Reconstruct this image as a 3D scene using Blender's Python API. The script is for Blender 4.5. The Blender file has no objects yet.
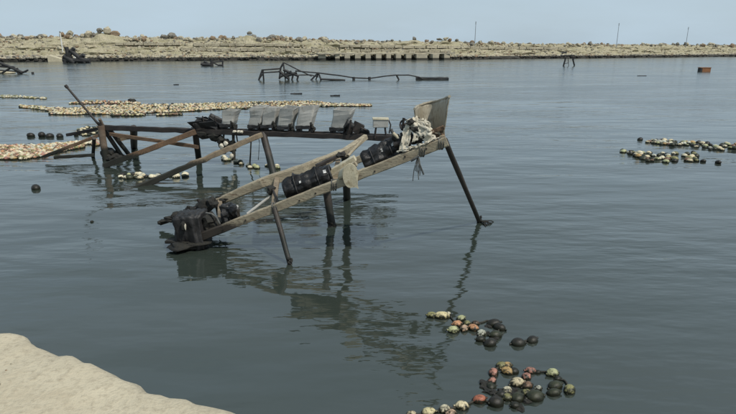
import bpy, bmesh, math, random
from mathutils import Vector, Matrix, noise
R = math.radians
rnd = random.Random(7)
scn = bpy.context.scene
col = scn.collection

# ------------------------------------------------------------------ camera
CAM_H = 3.6; FPX = 550.0; HORIZON = 48.0
PITCH = math.atan((207.0 - HORIZON) / FPX)
cam_d = bpy.data.cameras.new('camera'); cam = bpy.data.objects.new('camera', cam_d); col.objects.link(cam)
cam.location = (0, 0, CAM_H); cam.rotation_euler = (math.pi / 2 - PITCH, 0, 0)
cam_d.sensor_width = 36; cam_d.lens = FPX / 736 * 36; cam_d.clip_end = 6000; cam_d.clip_start = 0.05
scn.camera = cam

# ------------------------------------------------------------------ sky and sun
SUN_EL = R(56); SUN_AZ = R(128)          # azimuth from +Y towards +X
world = bpy.data.worlds.new('World'); scn.world = world; world.use_nodes = True
nt = world.node_tree; N = nt.nodes; L = nt.links
bg = N['Background']
sky = N.new('ShaderNodeTexSky'); sky.sky_type = 'NISHITA'; sky.sun_disc = False
sky.sun_elevation = SUN_EL; sky.sun_rotation = SUN_AZ
sky.air_density = 1.0; sky.dust_density = 2.2; sky.ozone_density = 1.6
tc = N.new('ShaderNodeTexCoord'); mp = N.new('ShaderNodeMapping'); mp.inputs['Scale'].default_value = (1.2, 1.2, 5.0)
nz = N.new('ShaderNodeTexNoise'); nz.inputs['Scale'].default_value = 2.2; nz.inputs['Detail'].default_value = 6; nz.inputs['Roughness'].default_value = 0.55
rp = N.new('ShaderNodeValToRGB'); rp.color_ramp.elements[0].position = 0.40; rp.color_ramp.elements[1].position = 0.78
rp.color_ramp.elements[0].color = (0.78,) * 3 + (1,); rp.color_ramp.elements[1].color = (1.0,) * 3 + (1,)
mx = N.new('ShaderNodeMix'); mx.data_type = 'RGBA'; mx.inputs[7].default_value = (4.5, 5.65, 6.55, 1)
L.new(tc.outputs['Generated'], mp.inputs[0]); L.new(mp.outputs[0], nz.inputs['Vector']); L.new(nz.outputs['Fac'], rp.inputs[0])
L.new(rp.outputs[0], mx.inputs[0]); L.new(sky.outputs[0], mx.inputs[6]); L.new(mx.outputs[2], bg.inputs[0])
bg.inputs[1].default_value = 0.096
sun_d = bpy.data.lights.new('sun', 'SUN'); sun = bpy.data.objects.new('sun', sun_d); col.objects.link(sun)
sun_d.energy = 3.0; sun_d.angle = R(1.0); sun_d.color = (1, 0.95, 0.86)
sdir = Vector((math.sin(SUN_AZ) * math.cos(SUN_EL), math.cos(SUN_AZ) * math.cos(SUN_EL), math.sin(SUN_EL)))
sun.rotation_euler = sdir.to_track_quat('Z', 'Y').to_euler()
vs = scn.view_settings; vs.view_transform = 'Standard'; vs.look = 'None'; vs.exposure = 0.22; vs.gamma = 1

# ------------------------------------------------------------------ pixel -> world
Fw = Vector((0, math.cos(PITCH), -math.sin(PITCH))); Up = Vector((0, math.sin(PITCH), math.cos(PITCH)))
def ray(px, py):
    return Fw + Vector(((px - 368) / FPX, 0, 0)) + Up * ((207 - py) / FPX)
def gnd(px, py, z=0.0):                 # where the ray meets the level z
    d = ray(px, py); return Vector((0, 0, CAM_H)) + d * ((z - CAM_H) / d.z)
def at(px, py, Y):                      # where the ray meets the plane y = Y
    d = ray(px, py); return Vector((0, 0, CAM_H)) + d * (Y / d.y)

# ------------------------------------------------------------------ materials
def _nodes(name):
    m = bpy.data.materials.new(name); m.use_nodes = True
    return m, m.node_tree.nodes, m.node_tree.links, m.node_tree.nodes['Principled BSDF']
def noise_node(N, L, vec, scale, detail=5, rough=0.6):
    n = N.new('ShaderNodeTexNoise'); n.inputs['Scale'].default_value = scale
    n.inputs['Detail'].default_value = detail; n.inputs['Roughness'].default_value = rough
    L.new(vec, n.inputs['Vector']); return n.outputs['Fac']
def ramp(N, L, fac, a, b, ca=(0, 0, 0), cb=(1, 1, 1)):
    r = N.new('ShaderNodeValToRGB'); e = r.color_ramp.elements
    e[0].position = a; e[1].position = b; e[0].color = (*ca, 1); e[1].color = (*cb, 1)
    L.new(fac, r.inputs[0]); return r.outputs[0]
def mixc(N, L, fac, a, b):
    m = N.new('ShaderNodeMix'); m.data_type = 'RGBA'
    for s, v in ((0, fac), (6, a), (7, b)):
        if isinstance(v, tuple): m.inputs[s].default_value = (*v, 1)
        elif isinstance(v, float): m.inputs[s].default_value = v
        else: L.new(v, m.inputs[s])
    return m.outputs[2]
def mat(name, c1, c2, c3=None, scale=4.0, rough=0.75, bump=0.3, bdist=0.01, stain=None, stretch=(1, 1, 1), tide=None, metal=0.0, fine=9.0, coords='Position'):
    m, N, L, B = _nodes(name)
    g = N.new('ShaderNodeNewGeometry'); t = N.new('ShaderNodeTexCoord')
    base = g.outputs['Position'] if coords == 'Position' else t.outputs['Object']
    mp = N.new('ShaderNodeMapping'); mp.inputs['Scale'].default_value = stretch; L.new(base, mp.inputs[0]); v = mp.outputs[0]
    n1 = noise_node(N, L, v, scale); c = mixc(N, L, ramp(N, L, n1, .35, .65), c1, c2)
    n2 = noise_node(N, L, v, scale * fine, 4, .7)
    if c3: c = mixc(N, L, ramp(N, L, n2, .48, .72), c, c3)
    if stain:
        n3 = noise_node(N, L, v, scale * 1.9, 6, .7); c = mixc(N, L, ramp(N, L, n3, .56, .68), c, stain)
    if tide:                            # weed and slime below the high-water mark
        sx = N.new('ShaderNodeSeparateXYZ'); L.new(g.outputs['Position'], sx.inputs[0])
        ad = N.new('ShaderNodeMath'); ad.operation = 'MULTIPLY_ADD'; L.new(n2, ad.inputs[0]); ad.inputs[1].default_value = -tide[1]; L.new(sx.outputs['Z'], ad.inputs[2])
        f = ramp(N, L, ad.outputs[0], max(0, tide[0] - .06), tide[0] + .06, (1, 1, 1), (0, 0, 0)); c = mixc(N, L, f, c, tide[2])
    L.new(c, B.inputs['Base Color']); B.inputs['Roughness'].default_value = rough; B.inputs['Metallic'].default_value = metal
    if bump:
        b = N.new('ShaderNodeBump'); b.inputs['Strength'].default_value = bump; b.inputs['Distance'].default_value = bdist
        L.new(n2, b.inputs['Height']); L.new(b.outputs[0], B.inputs['Normal'])
    return m
SLIME = (.012, .013, .009)
M = {}
M['wood_pale'] = mat('weathered_pale_timber', (.37, .325, .23), (.25, .21, .145), (.13, .105, .075), 2.6, .85, .8, .012, stain=(.13, .085, .05), stretch=(.5, 2, 2), tide=(.42, .25, (.03, .024, .018)))
M['wood_rust'] = mat('rust_stained_timber', (.17, .10, .055), (.10, .065, .04), (.05, .035, .025), 3, .85, .5, .006, tide=(.3, .25, SLIME))
M['wood_log'] = mat('weathered_log', (.24, .19, .125), (.13, .10, .07), (.07, .055, .04), 3, .85, .6, .008, stretch=(.5, 2, 2), tide=(.35, .3, SLIME))
M['steel_dark'] = mat('dark_corroded_steel', (.016, .014, .013), (.034, .024, .018), (.010, .009, .008), 5, .7, .5, .004, tide=(.2, .2, SLIME))
M['post_wet'] = mat('wet_dark_post', (.032, .026, .020), (.016, .013, .011), (.06, .046, .033), 6, .6, .6, .008, tide=(.3, .3, SLIME))
M['post_rust'] = mat('rusty_grey_post', (.17, .13, .095), (.11, .07, .045), (.05, .04, .03), 4, .8, .6, .008, tide=(.3, .25, SLIME))
M['tub'] = mat('weathered_grey_plastic', (.38, .37, .34), (.30, .295, .27), (.42, .41, .37), 3, .7, .15, .003, stain=(.22, .20, .165), coords='Object')
M['tub_big'] = mat('stained_fibreglass', (.33, .31, .25), (.25, .22, .16), (.15, .12, .08), 3, .65, .25, .003, stain=(.13, .10, .065), coords='Object', stretch=(1, 1, .4))
M['black_plastic'] = mat('black_plastic_film', (.009, .009, .010), (.014, .014, .014), (.022, .02, .019), 5, .42, .8, .02, fine=2.2, coords='Object')
M['black_plastic'].node_tree.nodes['Principled BSDF'].inputs['Specular IOR Level'].default_value = .3
M['black_rough'] = mat('weedy_black_plastic', (.012, .012, .0125), (.020, .0195, .0195), (.009, .008, .008), 4, .6, .7, .015, fine=3)
M['weed'] = mat('black_weed', (.008, .008, .007), (.015, .014, .010), (.024, .021, .013), 8, .8, 1.0, .02, fine=4)
M['cream'] = mat('cream_plastic', (.50, .45, .32), (.38, .34, .24), (.28, .24, .16), 4, .6, .25, .004, stain=(.22, .18, .11), coords='Object')
M['white_film'] = mat('torn_white_sheet', (.60, .56, .46), (.47, .43, .34), (.38, .34, .26), 4, .75, .2, .004, coords='Object')
M['rope'] = mat('frayed_grey_rope', (.12, .12, .11), (.05, .05, .048), None, 12, .9, .3)
M['rope_dark'] = mat('dark_wet_rope', (.02, .02, .016), (.04, .036, .025), None, 12, .85, .3)
M['quay'] = mat('sandy_limestone', (.46, .405, .295), (.39, .34, .245), (.30, .255, .18), 1.3, .92, .8, .016, stain=(.38, .325, .23), fine=22)
M['bank'] = mat('breakwater_rubble', (.40, .355, .25), (.30, .275, .17), (.15, .13, .095), .5, .95, .9, .25, stain=(.25, .23, .12), fine=5, tide=(.75, .5, (.035, .032, .026)))
M['rock'] = mat('pale_armour_stone', (.43, .39, .29), (.33, .295, .215), (.17, .145, .10), .5, .95, .8, .12, fine=5, tide=(.7, .4, (.035, .032, .026)))
M['rock_grey'] = mat('dark_armour_stone', (.21, .195, .16), (.14, .13, .11), (.085, .078, .066), .5, .95, .8, .12, fine=5, tide=(.6, .4, (.03, .028, .024)))
M['rock_brown'] = mat('brown_armour_stone', (.27, .19, .12), (.19, .14, .09), (.11, .085, .06), .5, .95, .8, .12, fine=5, tide=(.6, .4, (.03, .028, .024)))
M['concrete'] = mat('old_concrete', (.43, .385, .29), (.35, .31, .23), (.22, .2, .15), .8, .9, .4, .05, tide=(.45, .3, (.05, .045, .035)))
M['dark_steel_far'] = mat('far_black_steel', (.016, .018, .02), (.035, .032, .03), None, 3, .75, .2)
M['white_paint'] = mat('white_painted_steel', (.7, .7, .66), (.6, .59, .55), None, 3, .5, 0)
M['lamp_grey'] = mat('galvanised_pole', (.24, .26, .28), (.19, .205, .22), None, 3, .5, 0)
M['brown_box'] = mat('orange_brown_crate', (.30, .13, .05), (.22, .09, .035), (.14, .06, .03), 3, .7, .2)
M['label'] = mat('white_paper_label', (.55, .55, .53), (.30, .30, .29), None, 30, .6, .1)

def float_mat(name, kind):
    m, N, L, B = _nodes(name)
    if kind == 'object':
        oi = N.new('ShaderNodeObjectInfo'); c = oi.outputs['Color']; rv = oi.outputs['Random']
    else:
        a = N.new('ShaderNodeAttribute'); a.attribute_name = 'shade'; c = a.outputs['Color']; rv = None
    g = N.new('ShaderNodeNewGeometry'); v = g.outputs['Position']
    n1 = noise_node(N, L, v, 26, 5, .65); n2 = noise_node(N, L, v, 110, 3, .6)
    c = mixc(N, L, ramp(N, L, n2, .45, .8), c, mixc(N, L, .75, c, (.07, .055, .028)))
    sx = N.new('ShaderNodeSeparateXYZ'); L.new(v, sx.inputs[0])
    ad = N.new('ShaderNodeMath'); ad.operation = 'MULTIPLY_ADD'; L.new(n1, ad.inputs[0]); ad.inputs[1].default_value = -.21; L.new(sx.outputs['Z'], ad.inputs[2])
    mr = N.new('ShaderNodeMapRange'); L.new(ad.outputs[0], mr.inputs[0])
    mr.inputs[1].default_value = -.078; mr.inputs[2].default_value = -.042; mr.inputs[3].default_value = 1; mr.inputs[4].default_value = 0
    c = mixc(N, L, mr.outputs[0], c, (.012, .013, .007))
    L.new(c, B.inputs['Base Color']); B.inputs['Roughness'].default_value = .42; B.inputs['Specular IOR Level'].default_value = .3
    b = N.new('ShaderNodeBump'); b.inputs['Strength'].default_value = .5; b.inputs['Distance'].default_value = .006
    L.new(n2, b.inputs['Height']); L.new(b.outputs[0], B.inputs['Normal'])
    return m
M['float'] = float_mat('float_paint', 'object'); M['float_mass'] = float_mat('float_mass_paint', 'mass')

def water_mat():
    m, N, L, B = _nodes('harbour_water')
    g = N.new('ShaderNodeNewGeometry')
    def mapped(sc, rot):
        mp = N.new('ShaderNodeMapping'); mp.inputs['Scale'].default_value = sc; mp.inputs['Rotation'].default_value = (0, 0, rot)
        L.new(g.outputs['Position'], mp.inputs[0]); return mp.outputs[0]
    patch = noise_node(N, L, mapped((.06, .15, 1), R(6)), 1, 4, .6)
    pf = ramp(N, L, patch, .40, .62)
    def bump(h, st, dist, prev, mod=None):
        b = N.new('ShaderNodeBump'); b.inputs['Distance'].default_value = dist; L.new(h, b.inputs['Height'])
        if mod is not None:
            ml = N.new('ShaderNodeMapRange'); ml.inputs[3].default_value = st * .14; ml.inputs[4].default_value = st; L.new(mod, ml.inputs[0]); L.new(ml.outputs[0], b.inputs['Strength'])
        else: b.inputs['Strength'].default_value = st
        if prev is not None: L.new(prev, b.inputs['Normal'])
        return b.outputs[0]
    sx = N.new('ShaderNodeSeparateXYZ'); L.new(g.outputs['Position'], sx.inputs[0])
    far = N.new('ShaderNodeMapRange'); L.new(sx.outputs['Y'], far.inputs[0])       # sheltered by the quay, breezier offshore
    far.inputs[1].default_value = 9; far.inputs[2].default_value = 45; far.inputs[3].default_value = 0; far.inputs[4].default_value = 1
    def scaled(h, k0, k1):
        mr = N.new('ShaderNodeMapRange'); L.new(far.outputs[0], mr.inputs[0]); mr.inputs[3].default_value = k0; mr.inputs[4].default_value = k1
        mu = N.new('ShaderNodeMath'); mu.operation = 'MULTIPLY'; L.new(h, mu.inputs[0]); L.new(mr.outputs[0], mu.inputs[1]); return mu.outputs[0]
    n = bump(scaled(noise_node(N, L, mapped((.30, .75, 1), R(-8)), 1, 2, .4), 1, 1.0), .8, .11, None)
    n = bump(scaled(noise_node(N, L, mapped((1.1, 3.0, 1), R(5)), 1, 2, .45), 1, 1.0), .8, .046, n, pf)
    n = bump(scaled(noise_node(N, L, mapped((3.2, 8.5, 1), R(-14)), 1, 2, .5), 1, 1.0), .8, .012, n, pf)
    L.new(n, B.inputs['Normal'])
    c = mixc(N, L, ramp(N, L, noise_node(N, L, mapped((.12, .2, 1), 0), 1, 3, .5), .35, .65), (.025, .0345, .029), (.031, .037, .030))
    L.new(c, B.inputs['Base Color']); 
    ro = N.new('ShaderNodeMapRange'); L.new(far.outputs[0], ro.inputs[0]); ro.inputs[3].default_value = .05; ro.inputs[4].default_value = .16     # ripples finer than a pixel
    rm = N.new('ShaderNodeMath'); rm.operation = 'MULTIPLY'; L.new(ro.outputs[0], rm.inputs[0])
    rk = N.new('ShaderNodeMapRange'); L.new(pf, rk.inputs[0]); rk.inputs[3].default_value = .8; rk.inputs[4].default_value = 1.25; L.new(rk.outputs[0], rm.inputs[1])
    L.new(rm.outputs[0], B.inputs['Roughness']); B.inputs['IOR'].default_value = 1.75
    return m
M['water'] = water_mat()

# ------------------------------------------------------------------ mesh helpers
class MB:
    def __init__(s): s.v = []; s.f = []; s.sm = []
    def add(s, vs, fs, smooth=False):
        o = len(s.v); s.v += [tuple(x) for x in vs]; s.f += [tuple(i + o for i in f) for f in fs]; s.sm += [smooth] * len(fs)
    def rings(s, rings, cap=True, smooth=False):
        n = len(rings[0]); fs = []
        for i in range(len(rings) - 1):
            for j in range(n):
                fs.append((i * n + j, i * n + (j + 1) % n, (i + 1) * n + (j + 1) % n, (i + 1) * n + j))
        s.add([p for r in rings for p in r], fs, smooth)
        if cap:
            for r, rev in ((rings[0], True), (rings[-1], False)):
                idx = list(range(n)); s.add(r, [tuple(reversed(idx)) if rev else tuple(idx)], False)
    def path(s, pts, prof, scale=None, jit=0.0, smooth=False, up=Vector((0, 0, 1)), rg=rnd):
        pts = [Vector(p) for p in pts]; rings = []
        for i, p in enumerate(pts):
            d = (pts[min(i + 1, len(pts) - 1)] - pts[max(i - 1, 0)]).normalized()
            u = up if abs(d.dot(up)) < .95 else Vector((0, 1, 0))
            a = d.cross(u).normalized(); b = a.cross(d).normalized(); k = scale[i] if scale else 1
            rings.append([p + a * (x * k + rg.uniform(-jit, jit)) + b * (y * k + rg.uniform(-jit, jit)) for x, y in prof])
        s.rings(rings, True, smooth)
    def beam(s, p0, p1, w, h, n=8, jit=.004, taper=1.0, warp=.0, up=Vector((0, 0, 1))):
        p0, p1 = Vector(p0), Vector(p1); c = min(w, h) * .12; W, H = w / 2, h / 2
        prof = [(-W + c, -H), (W - c, -H), (W, -H + c), (W, H - c), (W - c, H), (-W + c, H), (-W, H - c), (-W, -H + c)]
        sd = rnd.random() * 50
        pts = [p0.lerp(p1, i / n) + Vector((0, 0, 1)) * warp * noise.noise(Vector((sd + i * .6, 0, 0))) for i in range(n + 1)]
        s.path(pts, prof, [1 + (taper - 1) * i / n for i in range(n + 1)], jit, up=up)
    def tube(s, pts, r, n=8, jit=0.0, taper=1.0, sub=1):
        P = []
        for a, b in zip(pts[:-1], pts[1:]):
            for k in range(sub): P.append(Vector(a).lerp(Vector(b), k / sub))
        P.append(Vector(pts[-1]))
        prof = [(r * math.cos(2 * math.pi * k / n), r * math.sin(2 * math.pi * k / n)) for k in range(n)]
        s.path(P, prof, [1 + (taper - 1) * i / max(1, len(P) - 1) for i in range(len(P))], jit, True)
    def box(s, c, sx, sy, sz, rot=None, jit=0.0):
        c = Vector(c); vs = []
        for z in (-.5, .5):
            for y in (-.5, .5):
                for x in (-.5, .5):
                    p = Vector((x * sx, y * sy, z * sz)) + Vector([rnd.uniform(-jit, jit) for _ in range(3)])
                    vs.append(c + (rot @ p if rot else p))
        s.add(vs, [(0, 2, 3, 1), (4, 5, 7, 6), (0, 1, 5, 4), (2, 6, 7, 3), (0, 4, 6, 2), (1, 3, 7, 5)])
    def rock(s, c, sx, sy, sz, sub=2, amp=.25, seed=0.0, smooth=False, rz=0.0):
        bm = bmesh.new(); bmesh.ops.create_icosphere(bm, subdivisions=sub, radius=1)
        rm = Matrix.Rotation(rz, 3, 'Z'); vs = []
        for v in bm.verts:
            k = 1 + amp * noise.noise(v.co * 1.3 + Vector((seed, seed * .7, 3))) * 1.6 + amp * .4 * noise.noise(v.co * 3.5 + Vector((seed, 0, 9)))
            p = v.co * k; q = Vector((p.x * sx, p.y * sy, p.z * sz)); vs.append(Vector(c) + rm @ q)
        bm.verts.index_update(); fs = [tuple(v.index for v in f.verts) for f in bm.faces]; bm.free(); s.add(vs, fs, smooth)
    def mesh(s, name, m):
        me = bpy.data.meshes.new(name); me.from_pydata(s.v, [], s.f); me.materials.append(m)
        me.polygons.foreach_set('use_smooth', s.sm); me.update(); return me
    def build(s, name, m, parent=None, origin=None):
        if origin is not None:
            o_ = Vector(origin); s.v = [tuple(Vector(v) - o_) for v in s.v]
        o = bpy.data.objects.new(name, s.mesh(name, M[m] if isinstance(m, str) else m)); col.objects.link(o)
        if origin is not None: o.location = origin
        if parent:
            o.parent = parent
            if parent.type == 'MESH' and parent.parent: pass            # a sub-part shares its part's frame
            elif origin is None and any(parent.location): o.location = -parent.location
            elif origin is not None: o.location = Vector(origin) - parent.location
        return o
def tag(o, label=None, cat=None, group=None, kind=None):
    if label: o['label'] = label
    if cat: o['category'] = cat
    if group: o['group'] = group
    if kind: o['kind'] = kind
    return o
def empty(name, loc, label, cat, group=None):
    o = bpy.data.objects.new(name, None); col.objects.link(o); o.location = loc; o.empty_display_size = .2
    return tag(o, label, cat, group)

# ================================================================== SETTING
w = MB(); S = 3500
w.add([(-S, -60, 0), (S, -60, 0), (S, S, 0), (-S, S, 0)], [(0, 1, 2, 3)])
tag(w.build('water', 'water'), kind='structure')
b = MB(); b.add([(-S, -60, -4), (S, -60, -4), (S, S, -4), (-S, S, -4)], [(0, 1, 2, 3)])
tag(b.build('seabed', 'bank'), kind='structure')

# ---- quay the photographer stands on: worn edge traced from the photo at the quay's own level
QZ = CAM_H - 1.65
edge_px = [(-120, 312), (-60, 322), (0, 330), (12, 330), (25, 332), (38, 338), (48, 344), (55, 349), (61, 351), (70, 351), (80, 356), (88, 359), (95, 360), (103, 365), (115, 369),
           (127, 374), (135, 380), (143, 386), (152, 388), (163, 389), (172, 392), (184, 394), (196, 399), (210, 402), (224, 407), (240, 414), (270, 432), (330, 470)]
E = [gnd(x, y, QZ) for x, y in edge_px]
E = [Vector((-14, 8.4, QZ))] + E + [Vector((3.5, .1, QZ)), Vector((9, -3.2, QZ))]
fine = []
for a, c in zip(E[:-1], E[1:]):
    n = max(1, int((c - a).length / .035))
    for k in range(n): fine.append(a.lerp(c, k / n))
fine.append(E[-1])
fine = [p + Vector((noise.noise(p * 9), noise.noise(p * 9 + Vector((5, 0, 0))), 0)) * .013 + Vector((noise.noise(p * 3), noise.noise(p * 3 + Vector((5, 3, 0))), 0)) * .03 + Vector((0, 1, 0)) * .028 * abs(noise.noise(p * 5.5)) for p in fine]
inward = Vector((-.45, -.89, 0)).normalized()
rows = []
prof = [(-.25, -2.4), (-.22, -1.6), (-.10, -.9), (.02, -.35), (-.02, -.16), (.0, -.075), (.012, -.035), (.035, -.012), (.075, -.002), (.14, 0), (.24, 0), (.36, 0), (.5, 0), (.7, 0), (.95, 0), (1.3, 0), (1.8, 0), (2.6, 0), (5, 0), (12, 0)]
for d, z in prof:
    row = []
    for p in fine:
        q = p + inward * d
        dz = z
        if z < -.05: q += inward * .12 * noise.noise(Vector((p.x * 1.5, p.y * 1.5, z * 2)))
        dz += .022 * noise.noise(q * 1.7) + .014 * noise.noise(q * 6) + .009 * noise.noise(q * 17)
        row.append((q.x, q.y, QZ + dz))
    rows.append(row)
qm = MB(); nn = len(fine)
fs = [(i * nn + j, i * nn + j + 1, (i + 1) * nn + j + 1, (i + 1) * nn + j) for i in range(len(rows) - 1) for j in range(nn - 1)]
qm.add([p for r_ in rows for p in r_], [tuple(reversed(f)) for f in fs], True)
quay = tag(qm.build('quay', 'quay'), kind='structure')
# loose pebbles lying on the quay
for k in range(12):
    px, py = rnd.uniform(-20, 190), rnd.uniform(352, 430)
    p = gnd(px, py, QZ)
    if py < 338 + px * .34 + 12: continue
    pm = MB(); r_ = rnd.uniform(.004, .009)
    pm.rock((0, 0, 0), r_, r_ * .8, r_ * .6, 1, .3, k * 3.1)
    o = pm.build('pebble', 'rock' if k % 3 else 'rock_brown', quay); o.location = (p.x, p.y, QZ + .022 * noise.noise(p * 1.7) + .011 * noise.noise(p * 6) + r_ * .25)

# ---- breakwater
wl = [(-400, 66), (-150, 63.4), (0, 62), (100, 61.2), (200, 60.6), (300, 60.3), (370, 60.1), (430, 59.8), (480, 59.2), (540, 58.5), (600, 58), (670, 57.3), (736, 56.6), (860, 55.4), (1000, 54.3)]
crest = [(-400, 7.0), (0, 6.6), (120, 6.6), (250, 6.5), (320, 6.1), (370, 5.6), (500, 5.1), (736, 4.7), (1000, 4.6)]
def lerp_tab(t, x):
    for (x0, y0), (x1, y1) in zip(t[:-1], t[1:]):
        if x <= x1: return y0 + (y1 - y0) * (x - x0) / (x1 - x0)
    return t[-1][1]
def bank_pt(px, d, z):                  # point d metres behind the waterline seen at column px
    p = gnd(px, lerp_tab(wl, px)); a = gnd(px - 3, lerp_tab(wl, px - 3)); c = gnd(px + 3, lerp_tab(wl, px + 3))
    t = (c - a).normalized(); n = Vector((-t.y, t.x, 0)); o = Vector((p.x, p.y, 0)).normalized(); return p + o * (d / max(.5, o.dot(n))) + Vector((0, 0, z))
bprof = [(0, -4), (0, -.6), (.15, .25), (.7, .9), (1.9, 1.3), (3.4, 1.6), (3.7, 2.2), (4.0, 2.6), (5.6, 2.75), (6.0, 3.35), (6.3, 3.75), (8.2, 3.95), (8.5, 4.5), (8.8, 5.0), (10.8, 5.25), (11.2, 5.8), (12, 6.25), (14, 6.5), (18, 6.6), (24, 6.5), (36, 3), (50, -4)]
def bank_z(px, d):
    k = lerp_tab(crest, px) / 6.6
    for (d0, z0), (d1, z1) in zip(bprof[:-1], bprof[1:]):
        if d <= d1 and d1 > d0: return (z0 + (z1 - z0) * (d - d0) / (d1 - d0)) * k
    return 0
# big stones standing out on the skyline, read off the photo: column, top row, radius px, kind
sky_rocks = [(3, 33.5, 4, 'rock_brown'), (16, 36, 2.5, 'rock_grey'), (24, 36, 4, 'rock'), (39, 37, 1.6, 'rock_grey'), (52, 38, 2.5, 'rock_brown'), (66, 33, 3.2, 'rock_brown'), (73, 32, 4.5, 'rock'), (79, 36, 2.5, 'rock_grey'), (86, 34, 3.4, 'rock'), (92, 31.5, 4.5, 'rock'),
             (97, 34, 2.5, 'rock_grey'), (104, 29.5, 3.2, 'rock_grey'), (111, 28.5, 4.8, 'rock'), (118, 32, 4, 'rock_brown'), (121, 36, 2.4, 'rock_grey'), (130, 36.3, 2.2, 'rock_grey'), (138, 36.5, 2.6, 'rock'), (146, 37.5, 2.8, 'rock_brown'), (160, 36.5, 3, 'rock'), (167, 34.5, 4.5, 'rock_grey'), (174, 33, 4.5, 'rock_grey'),
             (177, 37, 3, 'rock_brown'), (183, 36.5, 3, 'rock'), (206, 39, 2, 'rock_brown'), (214, 36.5, 2.8, 'rock_brown'), (222, 38.5, 2.4, 'rock'), (251, 32, 3.0, 'rock_grey'), (255, 35, 3.6, 'rock_grey'), (248, 36, 2.8, 'rock'), (262, 38, 3, 'rock'), (274, 38, 2, 'rock_grey'), (281, 37, 2, 'rock_grey'), (284, 39, 2.5, 'rock_brown'),
             (298, 38, 2.6, 'rock_grey'), (305, 36.5, 3.2, 'rock'), (314, 39, 2.4, 'rock_brown'), (326, 37.5, 3.6, 'rock_grey'), (333, 39.5, 2.8, 'rock')]
sky_rocks += [(340, 41, 1.6, 'rock_grey'), (346.5, 40, 1.9, 'rock_grey'), (358, 40.5, 1.6, 'rock_grey'), (363, 40.5, 1.8, 'rock_grey'), (369.5, 39.3, 1.9, 'rock_grey'), (375, 41, 1.5, 'rock'), (387, 40.5, 1.6, 'rock_grey'), (392, 39.5, 1.8, 'rock_grey'), (399.5, 40, 1.7, 'rock_grey'), (414, 38, 2.2, 'rock_grey'), (426, 40, 2, 'rock_brown'),
              (431, 40.5, 2.4, 'rock_grey'), (439, 38, 2.6, 'rock_grey'), (445, 37, 2.8, 'rock'), (449, 39, 2.2, 'rock_brown'), (456, 39, 2.2, 'rock_grey'), (464, 41, 2.4, 'rock_grey'), (471, 41, 2.4, 'rock_brown'), (479, 41, 2.4, 'rock'), (491, 41, 2.5, 'rock'), (497, 42.5, 2.2, 'rock_brown'), (510, 43, 2.2, 'rock_grey')]
def crest_lift(px, d):                  # the rubble mound under the skyline stones
    if d < 9 or d > 20: return 0
    up = 0
    for x, yt, rp_, _ in sky_rocks:
        u_ = (px - x) / (rp_ * 3.0 + 5)
        if abs(u_) < 1:
            sc = bank_pt(px, 13, 0).y / FPX; zt = CAM_H + (HORIZON - yt) * sc - rp_ * sc * 1.25
            up = max(up, (zt - lerp_tab(crest, px)) * (.5 + .5 * math.cos(u_ * math.pi)))
    return max(0, up) * (1 if d < 18.5 else .5) * min(1, (d - 9) / 2.5 + .2)
cols_ = [(-400 + 2.0 * i) for i in range(701)]
bm_ = MB(); V = []
for d, z in bprof:
    for px in cols_:
        k = lerp_tab(crest, px) / 6.6 if z > 0 else 1
        q = bank_pt(px, d, z * k + crest_lift(px, d)); s1 = Vector((q.x * .12, q.y * .12, z * .9)); s2 = Vector((q.x * .5, q.y * .5, z * 2))
        if z > -1:
            q += Vector((0, 1, 0)) * 1.0 * noise.noise(s1) + Vector((0, 0, 1)) * (.4 * noise.noise(s1 + Vector((9, 0, 0))) + .4 * noise.noise(s2))
            q += Vector((0, 1, 0)) * .7 * noise.noise(s2 + Vector((0, 7, 0)))
        V.append(q)
nc = len(cols_)
bm_.add(V, [(i * nc + j, i * nc + j + 1, (i + 1) * nc + j + 1, (i + 1) * nc + j) for i in range(len(bprof) - 1) for j in range(nc - 1)])
bank = tag(bm_.build('breakwater', 'bank'), kind='structure')

rock_meshes = {}
for mn in ('rock', 'rock_grey', 'rock_brown'):
    rock_meshes[mn] = []
    for k in range(7):
        rm_ = MB(); rm_.rock((0, 0, 0), 1, rnd.uniform(.7, 1), rnd.uniform(.6, .95), 2, .33, k * 5.3 + len(mn)); rock_meshes[mn].append(rm_.mesh('boulder', M[mn]))
def boulder(px, d, z, size, mn, flat=1.0):
    o = bpy.data.objects.new('boulder', rnd.choice(rock_meshes[mn])); col.objects.link(o); o.parent = bank
    o.location = bank_pt(px, d, z); o.scale = (size * rnd.uniform(.85, 1.25), size * rnd.uniform(.8, 1.1), size * flat * rnd.uniform(.75, 1.1))
    o.rotation_euler = (rnd.uniform(-.4, .4), rnd.uniform(-.4, .4), rnd.uniform(0, 6.28)); return o
def at_crest(px, ytop, rpx, mn):
    p0 = bank_pt(px, 13, 0); sc = p0.y / FPX; z = CAM_H + (HORIZON - ytop) * sc - rpx * sc * .8
    boulder(px, 13, max(z, bank_z(px, 13) - rpx * sc * .2), rpx * sc * .9, mn)
for a in sky_rocks: at_crest(*a)
n_b = len(sky_rocks)
while n_b < 300:                       # the next largest, crest first
    u = rnd.random()
    px = rnd.uniform(-6, 745); sc = bank_pt(px, 12, 0).y / FPX
    mn = rnd.choices(['rock', 'rock_grey', 'rock_brown'], [5, 3.2, 2])[0]
    if u < .62:
        d = rnd.uniform(11, 15); rp_ = rnd.uniform(1.2, 2.8) * (1.15 if px < 330 else .85 if px < 560 else .95)
        boulder(px, d, bank_z(px, d) + rp_ * sc * .45, rp_ * sc, mn)
    else:
        d = rnd.choice([rnd.uniform(.3, 2), rnd.uniform(2, 10)]); rp_ = rnd.uniform(1.2, 2.2)
        boulder(px, d, bank_z(px, d) + .1, rp_ * sc * .8, mn, .7)
    n_b += 1
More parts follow.
